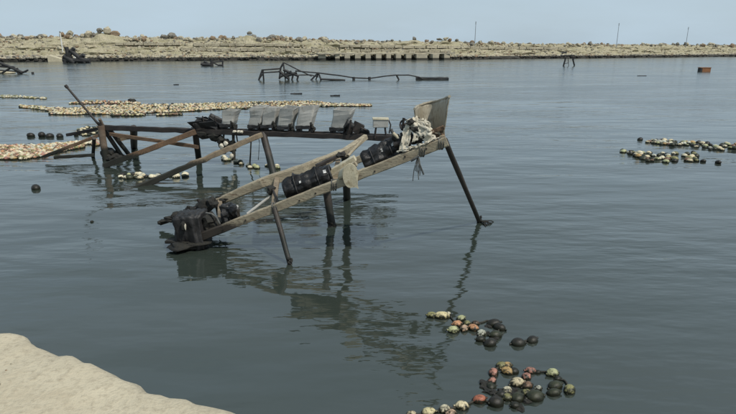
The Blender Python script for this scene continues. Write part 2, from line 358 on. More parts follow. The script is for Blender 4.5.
for mn, cnt in (('rock', 6500), ('rock_grey', 2200), ('rock_brown', 2000)):
    rb = MB()
    for k in range(cnt):
        px = rnd.uniform(-350, 950); u = rnd.random()
        d = rnd.uniform(.1, 3.5) if u < .4 else rnd.uniform(2, 11) if u < .74 else rnd.uniform(10.5, 16)
        s_ = rnd.uniform(.15, .5) * (1.25 if d < 2 else .8 if d < 11 else 1.1)
        rb.rock(bank_pt(px, d, bank_z(px, d) + s_ * .2), s_ * rnd.uniform(.8, 1.5), s_, s_ * rnd.uniform(.5, .9), 1, .35, rnd.random() * 99, rz=rnd.random() * 6)
    tag(rb.build('loose_rubble', mn, bank), kind='stuff')
# long pale ashlar courses set into the bank: separate stones where they show
def course(px0, px1, d, z, h, step, mn='rock'):
    px = px0
    while px < px1:
        wpx = step * rnd.uniform(.7, 1.3); a = bank_pt(px, d, 0); c = bank_pt(px + wpx * .93, d, 0)
        zz = z * lerp_tab(crest, px) / 6.6
        s_ = MB(); mid = (a + c) / 2; ang = math.atan2(c.y - a.y, c.x - a.x)
        s_.box((0, 0, 0), (c - a).length, 1.6, h * rnd.uniform(.85, 1.1), Matrix.Rotation(ang, 3, 'Z'), .07)
        o = s_.build('stone_block', mn, bank); o.location = (mid.x, mid.y + rnd.uniform(-.12, .12), zz + rnd.uniform(-.06, .06)); px += wpx
course(182, 330, 5.9, 3.2, .75, 8.5); course(195, 300, 8.4, 4.65, .7, 9.5); course(340, 470, 8.4, 4.75, .75, 10); course(352, 445, 5.9, 3.3, .7, 9)
course(470, 560, 8.5, 4.7, .8, 8); course(118, 180, 8.5, 4.8, .7, 10)

# ---- low concrete pier with dark bays in front of the bank
qs = empty('bayed_quay_wall', bank_pt(370, -1, 0), 'low pale concrete quay wall with row of dark square bays below breakwater', 'wall')
xs = [325.4, 334.6, 339.2, 344.2, 349.6, 354.6, 360.2, 365.2, 370.2, 375.2, 380.6, 385.6, 390, 395, 400.2, 405.2, 410.4, 415.5, 426.3, 431, 437, 442.2, 448, 452]
for a_, b_ in zip([318] + xs[1::2], xs[0::2] + []):
    a = bank_pt(a_, -1.6, 0); c = bank_pt(b_, -1.6, 0); s_ = MB()
    ang = math.atan2(c.y - a.y, c.x - a.x); mid = (a + c) / 2
    s_.box((mid.x, mid.y + 1.2, .25), (c - a).length, 2.6, 3.1, Matrix.Rotation(ang, 3, 'Z'), .05); s_.build('pier', 'concrete', qs)
s_ = MB(); a = bank_pt(317, -1.2, 1.98); c = bank_pt(453, -1.2, 1.98); s_.beam(a, c, 3.0, .42, 60, .05); s_.build('deck_slab', 'concrete', qs)

# ---- thin poles on the breakwater
for px, ytop, lab in ((474, 24, 'tall thin pole on the breakwater, nearest of three'), (615, 25.5, 'thin pole on breakwater between the two other poles'), (684, 29, 'thin pole on breakwater, farthest right of three')):
    base = bank_pt(px, 9.6, 0); z0 = bank_z(px, 9.6) - .3; top = CAM_H + (HORIZON - ytop) * base.y / FPX; base.z = z0
    e = empty('light_pole', base, lab, 'pole', 'poles along the breakwater')
    m_ = MB(); m_.tube([base, (base.x, base.y, top)], .13, 8, 0, .6, 4); m_.build('shaft', 'lamp_grey', e)
    m_ = MB(); m_.tube([(base.x, base.y, top - .9), (base.x, base.y, top + .05)], .14, 8); m_.build('lamp_head', 'lamp_grey', e)
    m_ = MB(); m_.box((base.x, base.y, z0 + .1), .8, .8, .6, None, .03); m_.build('base', 'concrete', e)

# ---- white post and pale wedge, wreckage at the foot of the bank
p = bank_pt(64.3, 4, 0); zt = CAM_H + (HORIZON - 34) * p.y / FPX; p.z = bank_z(64, 4) - .2
e = empty('marker_post', p, 'white marker post with dark cap standing on left breakwater slope', 'post')
m_ = MB(); m_.tube([p, (p.x, p.y, zt)], .16, 8); m_.build('pole', 'white_paint', e)
m_ = MB(); m_.tube([(p.x, p.y, zt), (p.x, p.y, zt + .35)], .2, 8); m_.build('cap', 'rock_grey', e)
a = bank_pt(48, -.6, 0); c = bank_pt(66, -.6, 0); wd = MB(); zt = 1.75
wd.add([(a.x, a.y, -.3), (c.x, c.y, -.3), (c.x, c.y, .28), (a.x, a.y, zt), (a.x, a.y + 2.5, -.3), (c.x, c.y + 2.5, -.3), (c.x, c.y + 2.5, .5), (a.x, a.y + 2.5, zt)],
       [(0, 1, 2, 3), (5, 4, 7, 6), (3, 2, 6, 7), (0, 3, 7, 4), (1, 5, 6, 2)])
wd.v = [(x - a.x, y - a.y, z) for x, y, z in wd.v]
o = wd.build('concrete_ramp', 'cream'); o.location = (a.x, a.y, 0); tag(o, 'pale concrete wedge sloping into water at foot of breakwater', 'ramp')

def frame(name, label, cat, Yb, bars, matn='dark_steel_far', r=.12, group=None):
    """bars: named pixel poly-lines standing at depth Yb"""
    o0 = at(bars[0][1][0][0], bars[0][1][0][1], Yb); o0.z = 0
    e = empty(name, o0, label, cat, group)
    for nm, pts, k in bars:
        P = [at(x, y, Yb + (pt[0] if pt else 0)) for (x, y, *pt) in pts]
        m_ = MB(); m_.tube(P, r * k, 7, r * k * .12, 1, 3); m_.build(nm, matn, e)
    return e
Yw = gnd(300, 80).y
z4 = lambda *pp: [(240 + a / 3.345, 50 + b / 3.345, *c) for a, b, *c in pp]
frame('sunken_trestle', 'long black wrecked trestle standing in mid water before breakwater', 'wreck', Yw, [
    ('leg', z4((60, 108), (75, 66)), 1.1), ('leg', z4((80, 106, 1), (76, 66, .5)), 1), ('brace', z4((62, 100), (78, 78)), .7),
    ('rail', z4((73, 67), (138, 62)), .8), ('rail', z4((75, 76, 1), (138, 72, 1)), .8),
    ('mast', z4((132, 98), (136, 60), (146, 42)), 1.1), ('stay', z4((146, 42), (190, 64), (240, 88)), .7), ('mast', z4((145, 44), (152, 100)), .8),
    ('brace', z4((130, 70), (165, 98)), 1.5), ('brace', z4((133, 90), (172, 72)), 1.4), ('brace', z4((145, 66), (197, 88)), 1.5), ('leg', z4((160, 72), (163, 102)), 1.2), ('leg', z4((178, 80), (172, 108)), 1.1), ('leg', z4((195, 84), (190, 104)), 1.1),
    ('brace', z4((150, 88), (190, 76)), 1.6), ('rail', z4((185, 70), (265, 77), (330, 85), (380, 93), (434, 95)), .8), ('rail', z4((196, 84, 1), (235, 83, 1), (262, 90, 1)), .7),
    ('leg', z4((234, 104), (262, 76)), 1), ('leg', z4((262, 76), (272, 104)), 1), ('leg', z4((252, 104, 1), (262, 78, .5)), .8), ('plank', z4((268, 97, -1), (352, 101, -1)), 1.1),
    ('stub', z4((380, 90), (380, 102)), 1.6), ('stub', z4((433, 90), (433, 100)), 1.6),
    ('pipe', z4((434, 95), (480, 88), (520, 84), (565, 84), (600, 91), (612, 97)), .75), ('leg', z4((524, 85), (532, 100)), 1)], r=.1)
pl = MB(); a = gnd(416, 79.6); c = gnd(448, 79.6); pl.beam(a + Vector((0, 0, .12)), c + Vector((0, 0, .1)), 1.2, .32, 10, .03)
o = pl.build('floating_plank', 'dark_steel_far'); tag(o, 'long flat dark plank afloat at right end of black trestle', 'plank')
Yf = gnd(210, 66).y
q = lambda *pp: [(180 + a / 7.36, 22 + b / 7.36) for a, b in pp]
frame('sunken_wreckage', 'small tangled dark frame in water below left breakwater', 'wreck', Yf, [
    ('rail', q((155, 310), (235, 318)), 1.6), ('leg', q((165, 322), (185, 290)), 1), ('mast', q((235, 324), (232, 282)), 1.5), ('brace', q((180, 292), (232, 318)), 1), ('rail', q((240, 296), (320, 288)), .6),
    ('leg', q((312, 324), (316, 284)), .8), ('brace', q((245, 300), (290, 322)), .7), ('rail', q((285, 320), (315, 318)), 1)], r=.22)
Ys = gnd(570, 66).y
q = lambda *pp: [(540 + a / 7.36, 15 + b / 7.36) for a, b in pp]
frame('stilt_frame', 'small dark stilt frame standing in water below right breakwater', 'stilts', Ys, [
    ('leg', q((172, 378), (188, 318)), 1), ('leg', q((212, 384), (206, 318)), .4), ('leg', q((240, 318), (254, 374)), 1), ('leg', q((250, 318), (246, 360)), .5), ('rail', q((150, 300), (255, 296)), .7), ('brace', q((176, 360), (210, 352)), .4), ('rail', q((160, 278), (196, 276)), 1.2)], r=.16)
Yd = gnd(15, 74).y
frame('sunken_debris', 'low heap of dark broken beams in water at left edge', 'wreck', Yd, [
    ('beam', [(-8, 60), (8, 66), (22, 72.5)], 1.6), ('beam', [(-8, 66), (14, 67), (19, 74)], 1.2), ('leg', [(17, 68), (19.5, 75)], 1.2), ('brace', [(2, 73), (12, 67)], 1), ('rail', [(-6, 70), (26, 72)], .8), ('stub', [(32.5, 72), (33.5, 77)], 1.4), ('brace', [(20, 74), (28, 70)], 1)], r=.13)
hull = MB(); c = gnd(3, 73.5); hull.rock((0, 0, 0), 1.5, .9, .3, 3, .18, 4.2, True); o = hull.build('pale_hull_scrap', 'cream'); o.location = (c.x, c.y, .12); tag(o, 'pale scrap of hull among dark broken beams at left edge', 'scrap')
Yp = gnd(75, 63).y
frame('debris_pile', 'dark pile of broken beams against foot of left breakwater', 'wreck', Yp, [
    ('beam', [(65, 64), (68, 54), (66, 47)], 2), ('beam', [(64, 56), (75, 63)], 2.4), ('beam', [(70, 50), (86, 63)], 2), ('beam', [(72, 63), (84, 55)], 1.8), ('leg', [(71, 56), (70.5, 66)], 1.6), ('beam', [(80, 58), (89, 62)], 1.8), ('leg', [(66, 62), (74, 48)], 1.6), ('beam', [(63, 60), (90, 61)], 2)], r=.28)
Yb = gnd(74, 62).y - 1
frame('white_spar', 'short white spar leaning in dark debris pile', 'spar', Yb, [('pole', [(73, 54), (78, 62.5)], 1)], 'white_paint', .22)
bx_ = MB(); c = gnd(704, 71.6); bx_.box((0, 0, 0), 1.55, .85, .75, None, .02); bx_.box((0, 0, .40), 1.66, .95, .07)
o = bx_.build('floating_crate', 'brown_box', origin=None); o.location = (c.x, c.y, .22); tag(o, 'orange brown crate floating alone at far right', 'crate')
d_ = MB(); d_.box((0, 0, 0), .3, .78, .66); o2 = d_.build('end_panel', 'dark_steel_far', o); o2.location = (-.70, -.06, 0.0)
for i, (x, y, ln, lab) in enumerate([(188 / 3.345 + 240, 94, .95, 'thin dark driftwood left of the other, beyond float raft'), (318 / 3.345 + 240, 96, .75, 'short dark driftwood behind the grey tubs'), (642, 76, 1.2, 'thin dark driftwood far right open water'), (176, 85, .5, 'tiny dark scrap in open water above float raft')]):
    c = gnd(x, y); m_ = MB(); m_.beam((-ln / 2, 0, .02), (ln / 2, .1, .04), .16, .08, 6, .02); o = m_.build('driftwood', 'dark_steel_far'); o.location = (c.x, c.y, 0); tag(o, lab, 'driftwood', 'driftwood')

# ================================================================== THE RIG
def bar(parent, nm, pts, w_, h_, m_, n=8, jit=.005, taper=1.0, warp=0.0):
    mb = MB(); mb.beam(pts[0], pts[1], w_, h_, n, jit, taper, warp); return mb.build(nm, m_, parent)
def rod(parent, nm, pts, r_, m_, n=8, jit=.003, taper=1.0, sub=4):
    mb = MB(); mb.tube(pts, r_, n, jit, taper, sub); return mb.build(nm, m_, parent)
def sink(p, dz=1.2): return Vector((p[0], p[1], -dz))
def to_water(top, px, py, dz=.9):       # leg from top through the point where it enters the water, and on below it
    g_ = gnd(px, py); return [Vector(top), g_, g_ + (g_ - Vector(top)).normalized() * dz]

FY = 9.75
def atr(px, py, Y):                     # the ramp swings towards the quay at its high end
    return at(px, py, Y - .75 * min(1.03, max(0, (px - 203) / 244.0)))
fr_L = atr(203, 236, 9.65); fr_R = atr(447, 141, FY)
ramp_ = empty('timber_ramp', (fr_L.x, FY, 0), 'sunken timber ramp of two pale rails on splayed legs in foreground', 'ramp')
fd = (fr_R - fr_L)
bar(ramp_, 'rail', (fr_L - fd * .02, fr_R), .11, .145, 'wood_pale', 26, .006, 1.12, .012)
br_pts = [atr(160, 223, 10.9), atr(208, 206, 11), atr(262, 183, 11.05), atr(303, 169.5, 11.3), atr(345, 152, 11.9), atr(366, 137, 12.6)]
mb = MB(); c_ = .085
pr = [(-.06, -.09), (.06, -.09), (.075, -.07), (.075, .07), (.06, .09), (-.06, .09), (-.075, .07), (-.075, -.07)]
P = []
for a, c in zip(br_pts[:-1], br_pts[1:]):
    for k in range(5): P.append(a.lerp(c, k / 5))
P.append(br_pts[-1]); mb.path(P, pr, [.55 + .6 * min(1, i / 12) - .55 * max(0, (i - 15) / 10) for i in range(len(P))], .008); mb.build('rail', 'wood_pale', ramp_)
def on_front(px):                       # point of the front rail at column px
    t = (px - 203) / (447 - 203.0); return fr_L.lerp(fr_R, t)
def on_back(px):
    for a, c, (x0, x1) in zip(br_pts[:-1], br_pts[1:], ((160, 208), (208, 262), (262, 303), (303, 345), (345, 366))):
        if px <= x1: return a.lerp(c, (px - x0) / (x1 - x0))
    return br_pts[-1]
rod(ramp_, 'leg', to_water(on_front(280.5) + Vector((0, -.03, .03)), 290, 264), .045, 'post_wet', 8, .006)
rod(ramp_, 'leg', to_water(on_back(322) + Vector((0, 0, -.02)), 332, 226), .085, 'post_wet', 9, .008)
rod(ramp_, 'leg', to_water(on_back(345), 347, 199), .09, 'post_wet', 9, .006)
rod(ramp_, 'leg', to_water(on_front(445.5) + Vector((0, .07, .02)), 479.5, 222), .047, 'post_wet', 9, .004, 1.0, 6)
for px, py_ in ((222, .05), (279, .02), (341, .02), (424, 0.0)):
    a = on_front(px) + Vector((0, .06, -.02)); c = on_back(min(365, px - 2)) if px < 400 else a + Vector((.05, 1.15, .05))
    bar(ramp_, 'cross_member', (a, c), .1, .1, 'wood_rust' if px < 200 else 'wood_log', 6, .006)
# second inner rail that carries drums and tub at the right-hand end
a = on_front(345) + Vector((0, 1.15, .06)); c = on_front(445) + Vector((0, 1.15, .05))
bar(ramp_, 'inner_rail', (a, c), .1, .13, 'wood_pale', 12, .006)
bar(ramp_, 'end_beam', (on_front(445) + Vector((-.03, .06, .02)), on_front(445) + Vector((-.0, 1.2, .08))), .1, .14, 'wood_pale', 6, .005)
rod(ramp_, 'white_pipe', [atr(247, 214, 10.1), atr(276, 192, 10.5)], .028, 'tub')
rod(ramp_, 'stay', [atr(273, 190, 10.4), atr(280, 206, 9.72)], .022, 'steel_dark')
mb = MB(); mb.rock(atr(271, 190, 10.45), .09, .09, .1, 2, .35, 8.8); mb.build('bracket', 'weed', ramp_)
rod(ramp_, 'stay', [atr(287, 188, 10.2), atr(292, 202, 9.72)], .025, 'steel_dark')
bar(ramp_, 'upright', (atr(239.5, 222, 9.72), atr(238, 209, 9.72)), .05, .05, 'post_wet', 4)
mb = MB()                               # weed-hung drowned end of the back rail
for k in range(46):
    px = 161 + k * 1.45; p = on_back(px); r_ = .032 + .034 * math.sin(k / 46 * 3.1)
    mb.rock(p + Vector((rnd.uniform(-.03, .03), rnd.uniform(-.08, .06), rnd.uniform(-.03, .05))), r_ * rnd.uniform(1.6, 3.2), r_ * 1.6, r_ * rnd.uniform(.6, 1.1), 2, .5, k * 2.3, True)
for k in range(14):                     # strands of weed hanging off it
    p = on_back(175 + k * 3.6) + Vector((0, -.06, .04)); mb.tube([p, p + Vector((rnd.uniform(-.06, .06), -.03, -.1)), p + Vector((rnd.uniform(-.1, .1), -.03, -.2 - rnd.random() * .1))], .012, 5)
mb.build('weed_growth', 'weed', ramp_)
rod(ramp_, 'spike', [atr(203, 211, 10.8), atr(198, 199, 10.8)], .03, 'steel_dark'); rod(ramp_, 'spike', [atr(187, 216, 10.8), atr(188.5, 206, 10.8)], .035, 'weed')

for px, py, r_ in ((290, 264, .05), (332, 226, .10), (347, 199, .10), (479.5, 222, .055)):
    mb = MB(); g_ = gnd(px, py)
    for k in range(9):
        a_ = k * .7; mb.rock(g_ + Vector((math.cos(a_) * r_ * .55, math.sin(a_) * r_ * .55, rnd.uniform(-.02, .10))), r_ * .5, r_ * .5, r_ * rnd.uniform(.4, .8), 2, .4, k + px, True)
    mb.build('weed_collar', 'weed', ramp_)
mb = MB()
for k in range(7): mb.tube([gnd(479, 222) + Vector((0, 0, .03)), gnd(482 + k * 1.5, 222.5 + (k % 3)) + Vector((0, 0, .04)), gnd(484 + k * 1.6, 224 + (k * 5) % 6 - 2)], .012, 5)
mb.build('trailing_weed', 'weed', ramp_)
for px in (281, 341, 424, 441):
    p = on_front(px); mb = MB()
    for k in range(3):
        x_ = (k - 1) * .035; mb.tube([p + Vector((x_ + .01 * math.cos(a_ * .7), math.sin(a_ * .524) * .075, math.cos(a_ * .524) * .098)) for a_ in range(13)], .011, 5)
    mb.build('lashing', 'rope', ramp_)
for k in range(9):
    p = on_front(228 + k * 25 + rnd.uniform(-6, 6)) + Vector((0, -.062, rnd.uniform(-.03, .03))); mb = MB(); mb.tube([p, p + Vector((0, -.012, 0))], .016, 7); mb.build('bolt', 'steel_dark', ramp_)
# rope tassel on the right-hand rail
ts = empty('rope_tassel', atr(418, 161, 9.66), 'frayed grey rope tassel hanging below the ramp rail', 'rope')
for k in range(8):
    x0 = 418.5 + rnd.uniform(-1.5, 1.5); x2 = 412.5 + k * 1.7; y2 = 171 + rnd.uniform(0, 11)
    rod(ts, 'strand', [atr(x0, 158, 9.66), atr((x0 + x2) / 2 + rnd.uniform(-.8, .8), 165, 9.63), atr(x2 * .7 + x0 * .3, 170, 9.65), atr(x2 + rnd.uniform(-1.5, 1.5), y2, 9.66)], .0075, 'rope', 5, .001)
rod(ts, 'knot', [atr(411, 161, 9.64), atr(419, 156, 9.63)], .022, 'rope', 6)

# black film-wrapped drums
def drum(name, c0, c1, r_, label, seed):
    c0, c1 = Vector(c0), Vector(c1); e = empty(name, (c0 + c1) / 2, label, 'drum', 'black drums on the ramp')
    ax = (c1 - c0).normalized(); u = ax.cross(Vector((0, 0, 1))).normalized(); w_ = u.cross(ax); n = 40
    def ring(t, rr, cr): 
        out = []
        for k in range(n):
            a = 2 * math.pi * k / n; d = u * math.cos(a) + w_ * math.sin(a)
            q = c0.lerp(c1, t) + d * rr; cr_ = cr * (noise.noise(q * 9 + Vector((seed, 0, 0))) + .6 * noise.noise(Vector((a * 6, t * 4, seed))))
            out.append(q + d * cr_)
        return out
    mb = MB(); mb.rings([ring(0, r_ * .25, 0), ring(0, r_ * .85, .006), ring(.03, r_, .012)] + [ring(t / 18, r_ * (1 + .03 * (t in (5, 9, 13)) + .09 * noise.noise(Vector((t * .5, seed, 0)))), .07) for t in range(1, 18)] + [ring(.97, r_, .012), ring(1, r_ * .85, .006), ring(1, r_ * .25, 0)], True, True)
    body = mb.build('body', 'black_plastic', e)
    mb = MB(); mb.tube([c1 + ax * .01 + (u * math.cos(k * .2618) + w_ * math.sin(k * .2618)) * r_ * .93 for k in range(25)], .022, 7); mb.build('end_ring', 'black_rough', body)
    for t in (.27, .74):
        mb = MB(); ri = ring(t - .012, r_ + .01, .05), ring(t - .012, r_ + .024, .05), ring(t + .012, r_ + .024, .05), ring(t + .012, r_ + .01, .05)
        mb.rings(ri, False, True); mb.build('strap', 'black_rough', body)
    def patch(t0, t1, a0, a1):
        mb = MB(); vs_ = []; N_ = 5
        for i in range(N_):
            for j in range(N_):
                a = a0 + (a1 - a0) * j / 4; t = t0 + (t1 - t0) * i / 4; d = u * math.cos(a) + w_ * math.sin(a)
                q = c0.lerp(c1, t) + d * r_; cr_ = .05 * (noise.noise(q * 9 + Vector((seed, 0, 0))) + .6 * noise.noise(Vector((a * 6, t * 4, seed))))
                vs_.append(q + d * (cr_ + .02 + .012 * noise.noise(Vector((i, j, seed)))))
        mb.add(vs_, [(i * 5 + j, i * 5 + j + 1, i * 5 + j + 6, i * 5 + j + 5) for i in range(4) for j in range(4)]); mb.build('label_patch', 'label', body)
    return e, patch
e, patch = drum('black_drum', atr(285, 191, 9.92), atr(331, 175, 10.1), .195, 'shiny black wrapped drum in middle of ramp with white label', 2.0)
patch(.37, .41, .4, .62); patch(.89, .95, .5, .9)
e, patch = drum('black_drum', atr(363, 163, 9.9), atr(401, 147, 10.05), .175, 'black wrapped drum high on ramp beside cream scoop', 6.0)
patch(.52, .56, .5, .75); patch(.8, .86, .6, .85)
# small dark motor lumps and fittings past the upper drum
gear = empty('winch_gear', atr(408, 138, 9.9), 'dark greasy machinery on ramp between drum and white sheet', 'machinery')
for i, (px, py, r_) in enumerate([(402, 141, .09), (408, 137, .1), (413, 140, .08), (418, 137, .09), (424, 134, .08), (428, 133, .07), (406, 128, .06), (396, 138, .07)]):
    mb = MB(); mb.rock(atr(px, py, 9.9), r_ * 1.2, r_, r_, 2, .4, i * 1.7); mb.build('gear_lump', 'weed' if i % 2 else 'black_plastic', gear)
rod(gear, 'shaft', [atr(394, 145, 9.85), atr(430, 131, 9.85)], .05, 'steel_dark'); rod(gear, 'lever', [atr(402, 130, 9.9), atr(404, 118, 9.9)], .022, 'steel_dark'); rod(gear, 'lever', [atr(395, 138, 9.9), atr(391, 129, 9.9)], .025, 'rope')
rod(gear, 'lever', [atr(400, 140, 9.85), atr(393, 133, 9.85)], .03, 'cream')
c = atr(405, 125, 9.92); mb = MB(); mb.tube([c + Vector((.085 * math.cos(a * .524), .04 * math.sin(a * .524), .085 * math.sin(a * .524))) for a in range(13)], .016, 6); wh = mb.build('wheel', 'steel_dark', gear)
for k in range(3):
    mb = MB(); d_ = Vector((.085 * math.cos(k * 1.05), .04 * math.sin(k * 1.05), .085 * math.sin(k * 1.05))); mb.tube([c - d_, c + d_], .011, 5); mb.build('spoke', 'steel_dark', wh)
for k, (px, py) in enumerate(((411, 122), (414, 129), (419, 139), (409, 143), (425, 136))):
    mb = MB(); mb.rock(atr(px, py, 9.8), .07, .06, .05, 2, .5, k * 7.7); mb.build('gear_lump', 'weed', gear)
# crumpled white sheet: twisted folds hanging in an A shape over a bunched hem
e = empty('white_sheet', atr(416, 146, 9.74), 'crumpled torn white sheet beside the large scoop on ramp', 'sheet')
for k, (pp, r_) in enumerate((([(412, 118, 9.9), (408, 127, 9.82), (406, 138, 9.78), (403, 149, 9.74)], .036), ([(411, 118, 9.9), (417, 124, 9.84), (424, 132, 9.78), (431, 141, 9.74)], .045), ([(402, 149, 9.74), (411, 148, 9.72), (421, 145, 9.72), (432, 140, 9.72)], .05), ([(414, 121, 9.92), (419, 120, 9.92), (425, 124, 9.9), (428, 132, 9.86)], .035), ([(415, 141, 9.76), (417, 134, 9.8), (415, 127, 9.84)], .028))):
    P = []
    raw = [atr(*q) for q in pp]
    for a_, c_ in zip(raw[:-1], raw[1:]):
        for t in range(6): P.append(a_.lerp(c_, t / 6))
    P.append(raw[-1]); mb = MB(); vs_ = []; W = 9
    for i_, q in enumerate(P):          # a crumpled strip of sheeting with sharp pleats
        for t in range(W):
            f_ = (t / (W - 1) - .5) * 2; rag = 1 + .5 * noise.noise(Vector((i_ * .7, f_ * 2, k * 5))) * abs(f_)
            vs_.append(q + Vector((f_ * r_ * 2.0 * rag, -.13 * abs(noise.noise(Vector((f_ * 1.5, i_ * .25, k * 3)))) - .025 * noise.noise(Vector((f_ * 3, i_ * .4, k))), f_ * r_ * .9 + .04 * noise.noise(Vector((f_ * 2, i_ * .8, k * 7))))))
    mb.add(vs_, [(i_ * W + t, (i_ + 1) * W + t, (i_ + 1) * W + t + 1, i_ * W + t + 1) for i_ in range(len(P) - 1) for t in range(W - 1) if noise.noise(Vector((i_ * .4, t * .4, k * 4))) > -.62], True)
    o = mb.build('cloth_fold', 'white_film', e); o.modifiers.new('thickness', 'SOLIDIFY').thickness = .01

# tub shells: flared, open at the top
def tub_shell(mb, c, wx, wy, hz, flare, t=.018, lean=(0, 0), open_front=False, n=5, rot=None, bulge=.02):
    def ring(k, inset):
        W = wx / 2 * (1 + flare * k) - inset; D = wy / 2 * (1 + flare * k) - inset; rr = min(W, D) * .22; out = []
        for cx, cy, a0 in ((W - rr, D - rr, 0), (-W + rr, D - rr, 90), (-W + rr, -D + rr, 180), (W - rr, -D + rr, 270)):
            for s_ in range(4):
                a = R(a0 + s_ * 30); out.append(Vector((cx + rr * math.cos(a) + lean[0] * k, cy + rr * math.sin(a) + lean[1] * k, hz * k + (t if inset and k == 0 else 0))))
        return [Vector(c) + (rot @ p if rot else p) for p in out]
    outer = [ring(i / n, 0) for i in range(n + 1)]; inner = [ring(i / n, t) for i in range(n, -1, -1)]
    lip = []
    mb.rings(outer + lip + inner, True, False)

rail_L = at(102, 127.5, 18.2); rail_R = at(396, 138.5, 16.0)
def on_rail(px): 
    t = 0.5
    for _ in range(20):                 # column -> point on the rail
        p = rail_L.lerp(rail_R, t); v = p - Vector((0, 0, CAM_H)); x = 368 + FPX * v.x / v.dot(Fw); t += (px - x) / 300
    return rail_L.lerp(rail_R, t)
back = empty('long_trestle', (rail_L.x, rail_L.y, 0), 'long dark horizontal rail on posts behind the ramp', 'trestle')
bar(back, 'rail', (rail_L, rail_R), .12, .16, 'steel_dark', 40, .012, 1.0, .03)
rd = (rail_R - rail_L).normalized()
off = Vector((-rd.y, rd.x, 0)) * .55
bar(back, 'rear_rail', (rail_L.lerp(rail_R, .3) + off - Vector((0, 0, .02)), rail_R + off - Vector((0, 0, .02))), .1, .12, 'steel_dark', 30, .01)
rod(back, 'post', to_water(on_rail(263), 273, 172), .105, 'post_wet', 9, .008)
rod(back, 'post', to_water(on_rail(195), 199, 160), .1, 'post_wet', 9, .008)
rod(back, 'post', to_water(on_rail(133) + Vector((0, .05, 0)), 134, 147.5), .12, 'post_wet', 9, .008)
rod(back, 'post', to_water(on_rail(102.5) + Vector((0, -.1, .08)), 106, 160), .11, 'post_rust', 10, .012)
rod(back, 'post', to_water(at(94, 138, 18.0), 93, 157), .06, 'post_wet', 8, .008)
rod(back, 'raking_brace', to_water(on_rail(108), 131, 157), .075, 'post_wet', 8, .006); rod(back, 'raking_brace', to_water(on_rail(103), 123, 158), .07, 'post_wet', 8, .006)
bar(back, 'rust_brace', (at(110, 134, 18.1), at(198, 147, 17.2)), .08, .11, 'wood_rust', 12, .008)
bar(back, 'timber_brace', (at(104, 166, 16.9), on_rail(197) + Vector((0, -.15, 0))), .1, .16, 'wood_rust', 14, .01)
bar(back, 'timber_brace', (gnd(126, 188) + Vector((0, 0, -.12)), on_rail(263) + Vector((0, -.2, .0))), .1, .15, 'wood_log', 22, .01, 1.0, .03)
bar(back, 'side_arm', (at(67, 135, 18.6), on_rail(104)), .1, .1, 'steel_dark', 8, .01)
bar(back, 'side_arm', (at(44, 156.5, 17.9), at(100, 135, 18.1)), .09, .1, 'wood_rust', 10, .01)
bar(back, 'side_arm', (at(54, 157.5, 17.7), at(94, 155, 18.0)), .09, .1, 'wood_rust', 8, .01)
ar = rod(back, 'antenna_rod', [at(66, 86, 18.1), at(100, 126, 18.1)], .035, 'post_wet', 8, .002, 1.15); rod(ar, 'rod_tip', [at(65.4, 85.3, 18.1), at(67.4, 87.7, 18.1)], .055, 'steel_dark')
rod(back, 'stub', [at(99.5, 119, 18.0), on_rail(104)], .05, 'post_rust'); rod(back, 'stub', [at(96, 122, 18.0), on_rail(106)], .04, 'steel_dark')
mb = MB()
for k in range(14):
    mb.rock(gnd(104 + k * 1.0, 160.5 - (k % 4) * .5) + Vector((0, rnd.uniform(0, .3), rnd.uniform(-.05, .12 + .16 * (k < 8)))), .16, .16, .13, 2, .4, k * 1.9)
mb.build('weed_growth', 'weed', back)
bar(back, 'platform', (at(118, 139, 18.4), at(137, 136, 18.6)), .3, .1, 'wood_log', 5, .02)
# hanging lines under the rail
for px, y1 in ((249.5, 166), (236, 148), (258, 160)):
    p = on_rail(px); rod(back, 'hanging_line', [p, p + Vector((.03, 0, -.3)), at(px + .3, y1, p.y)], .022 if px < 255 else .009, 'rope_dark', 6, .004)
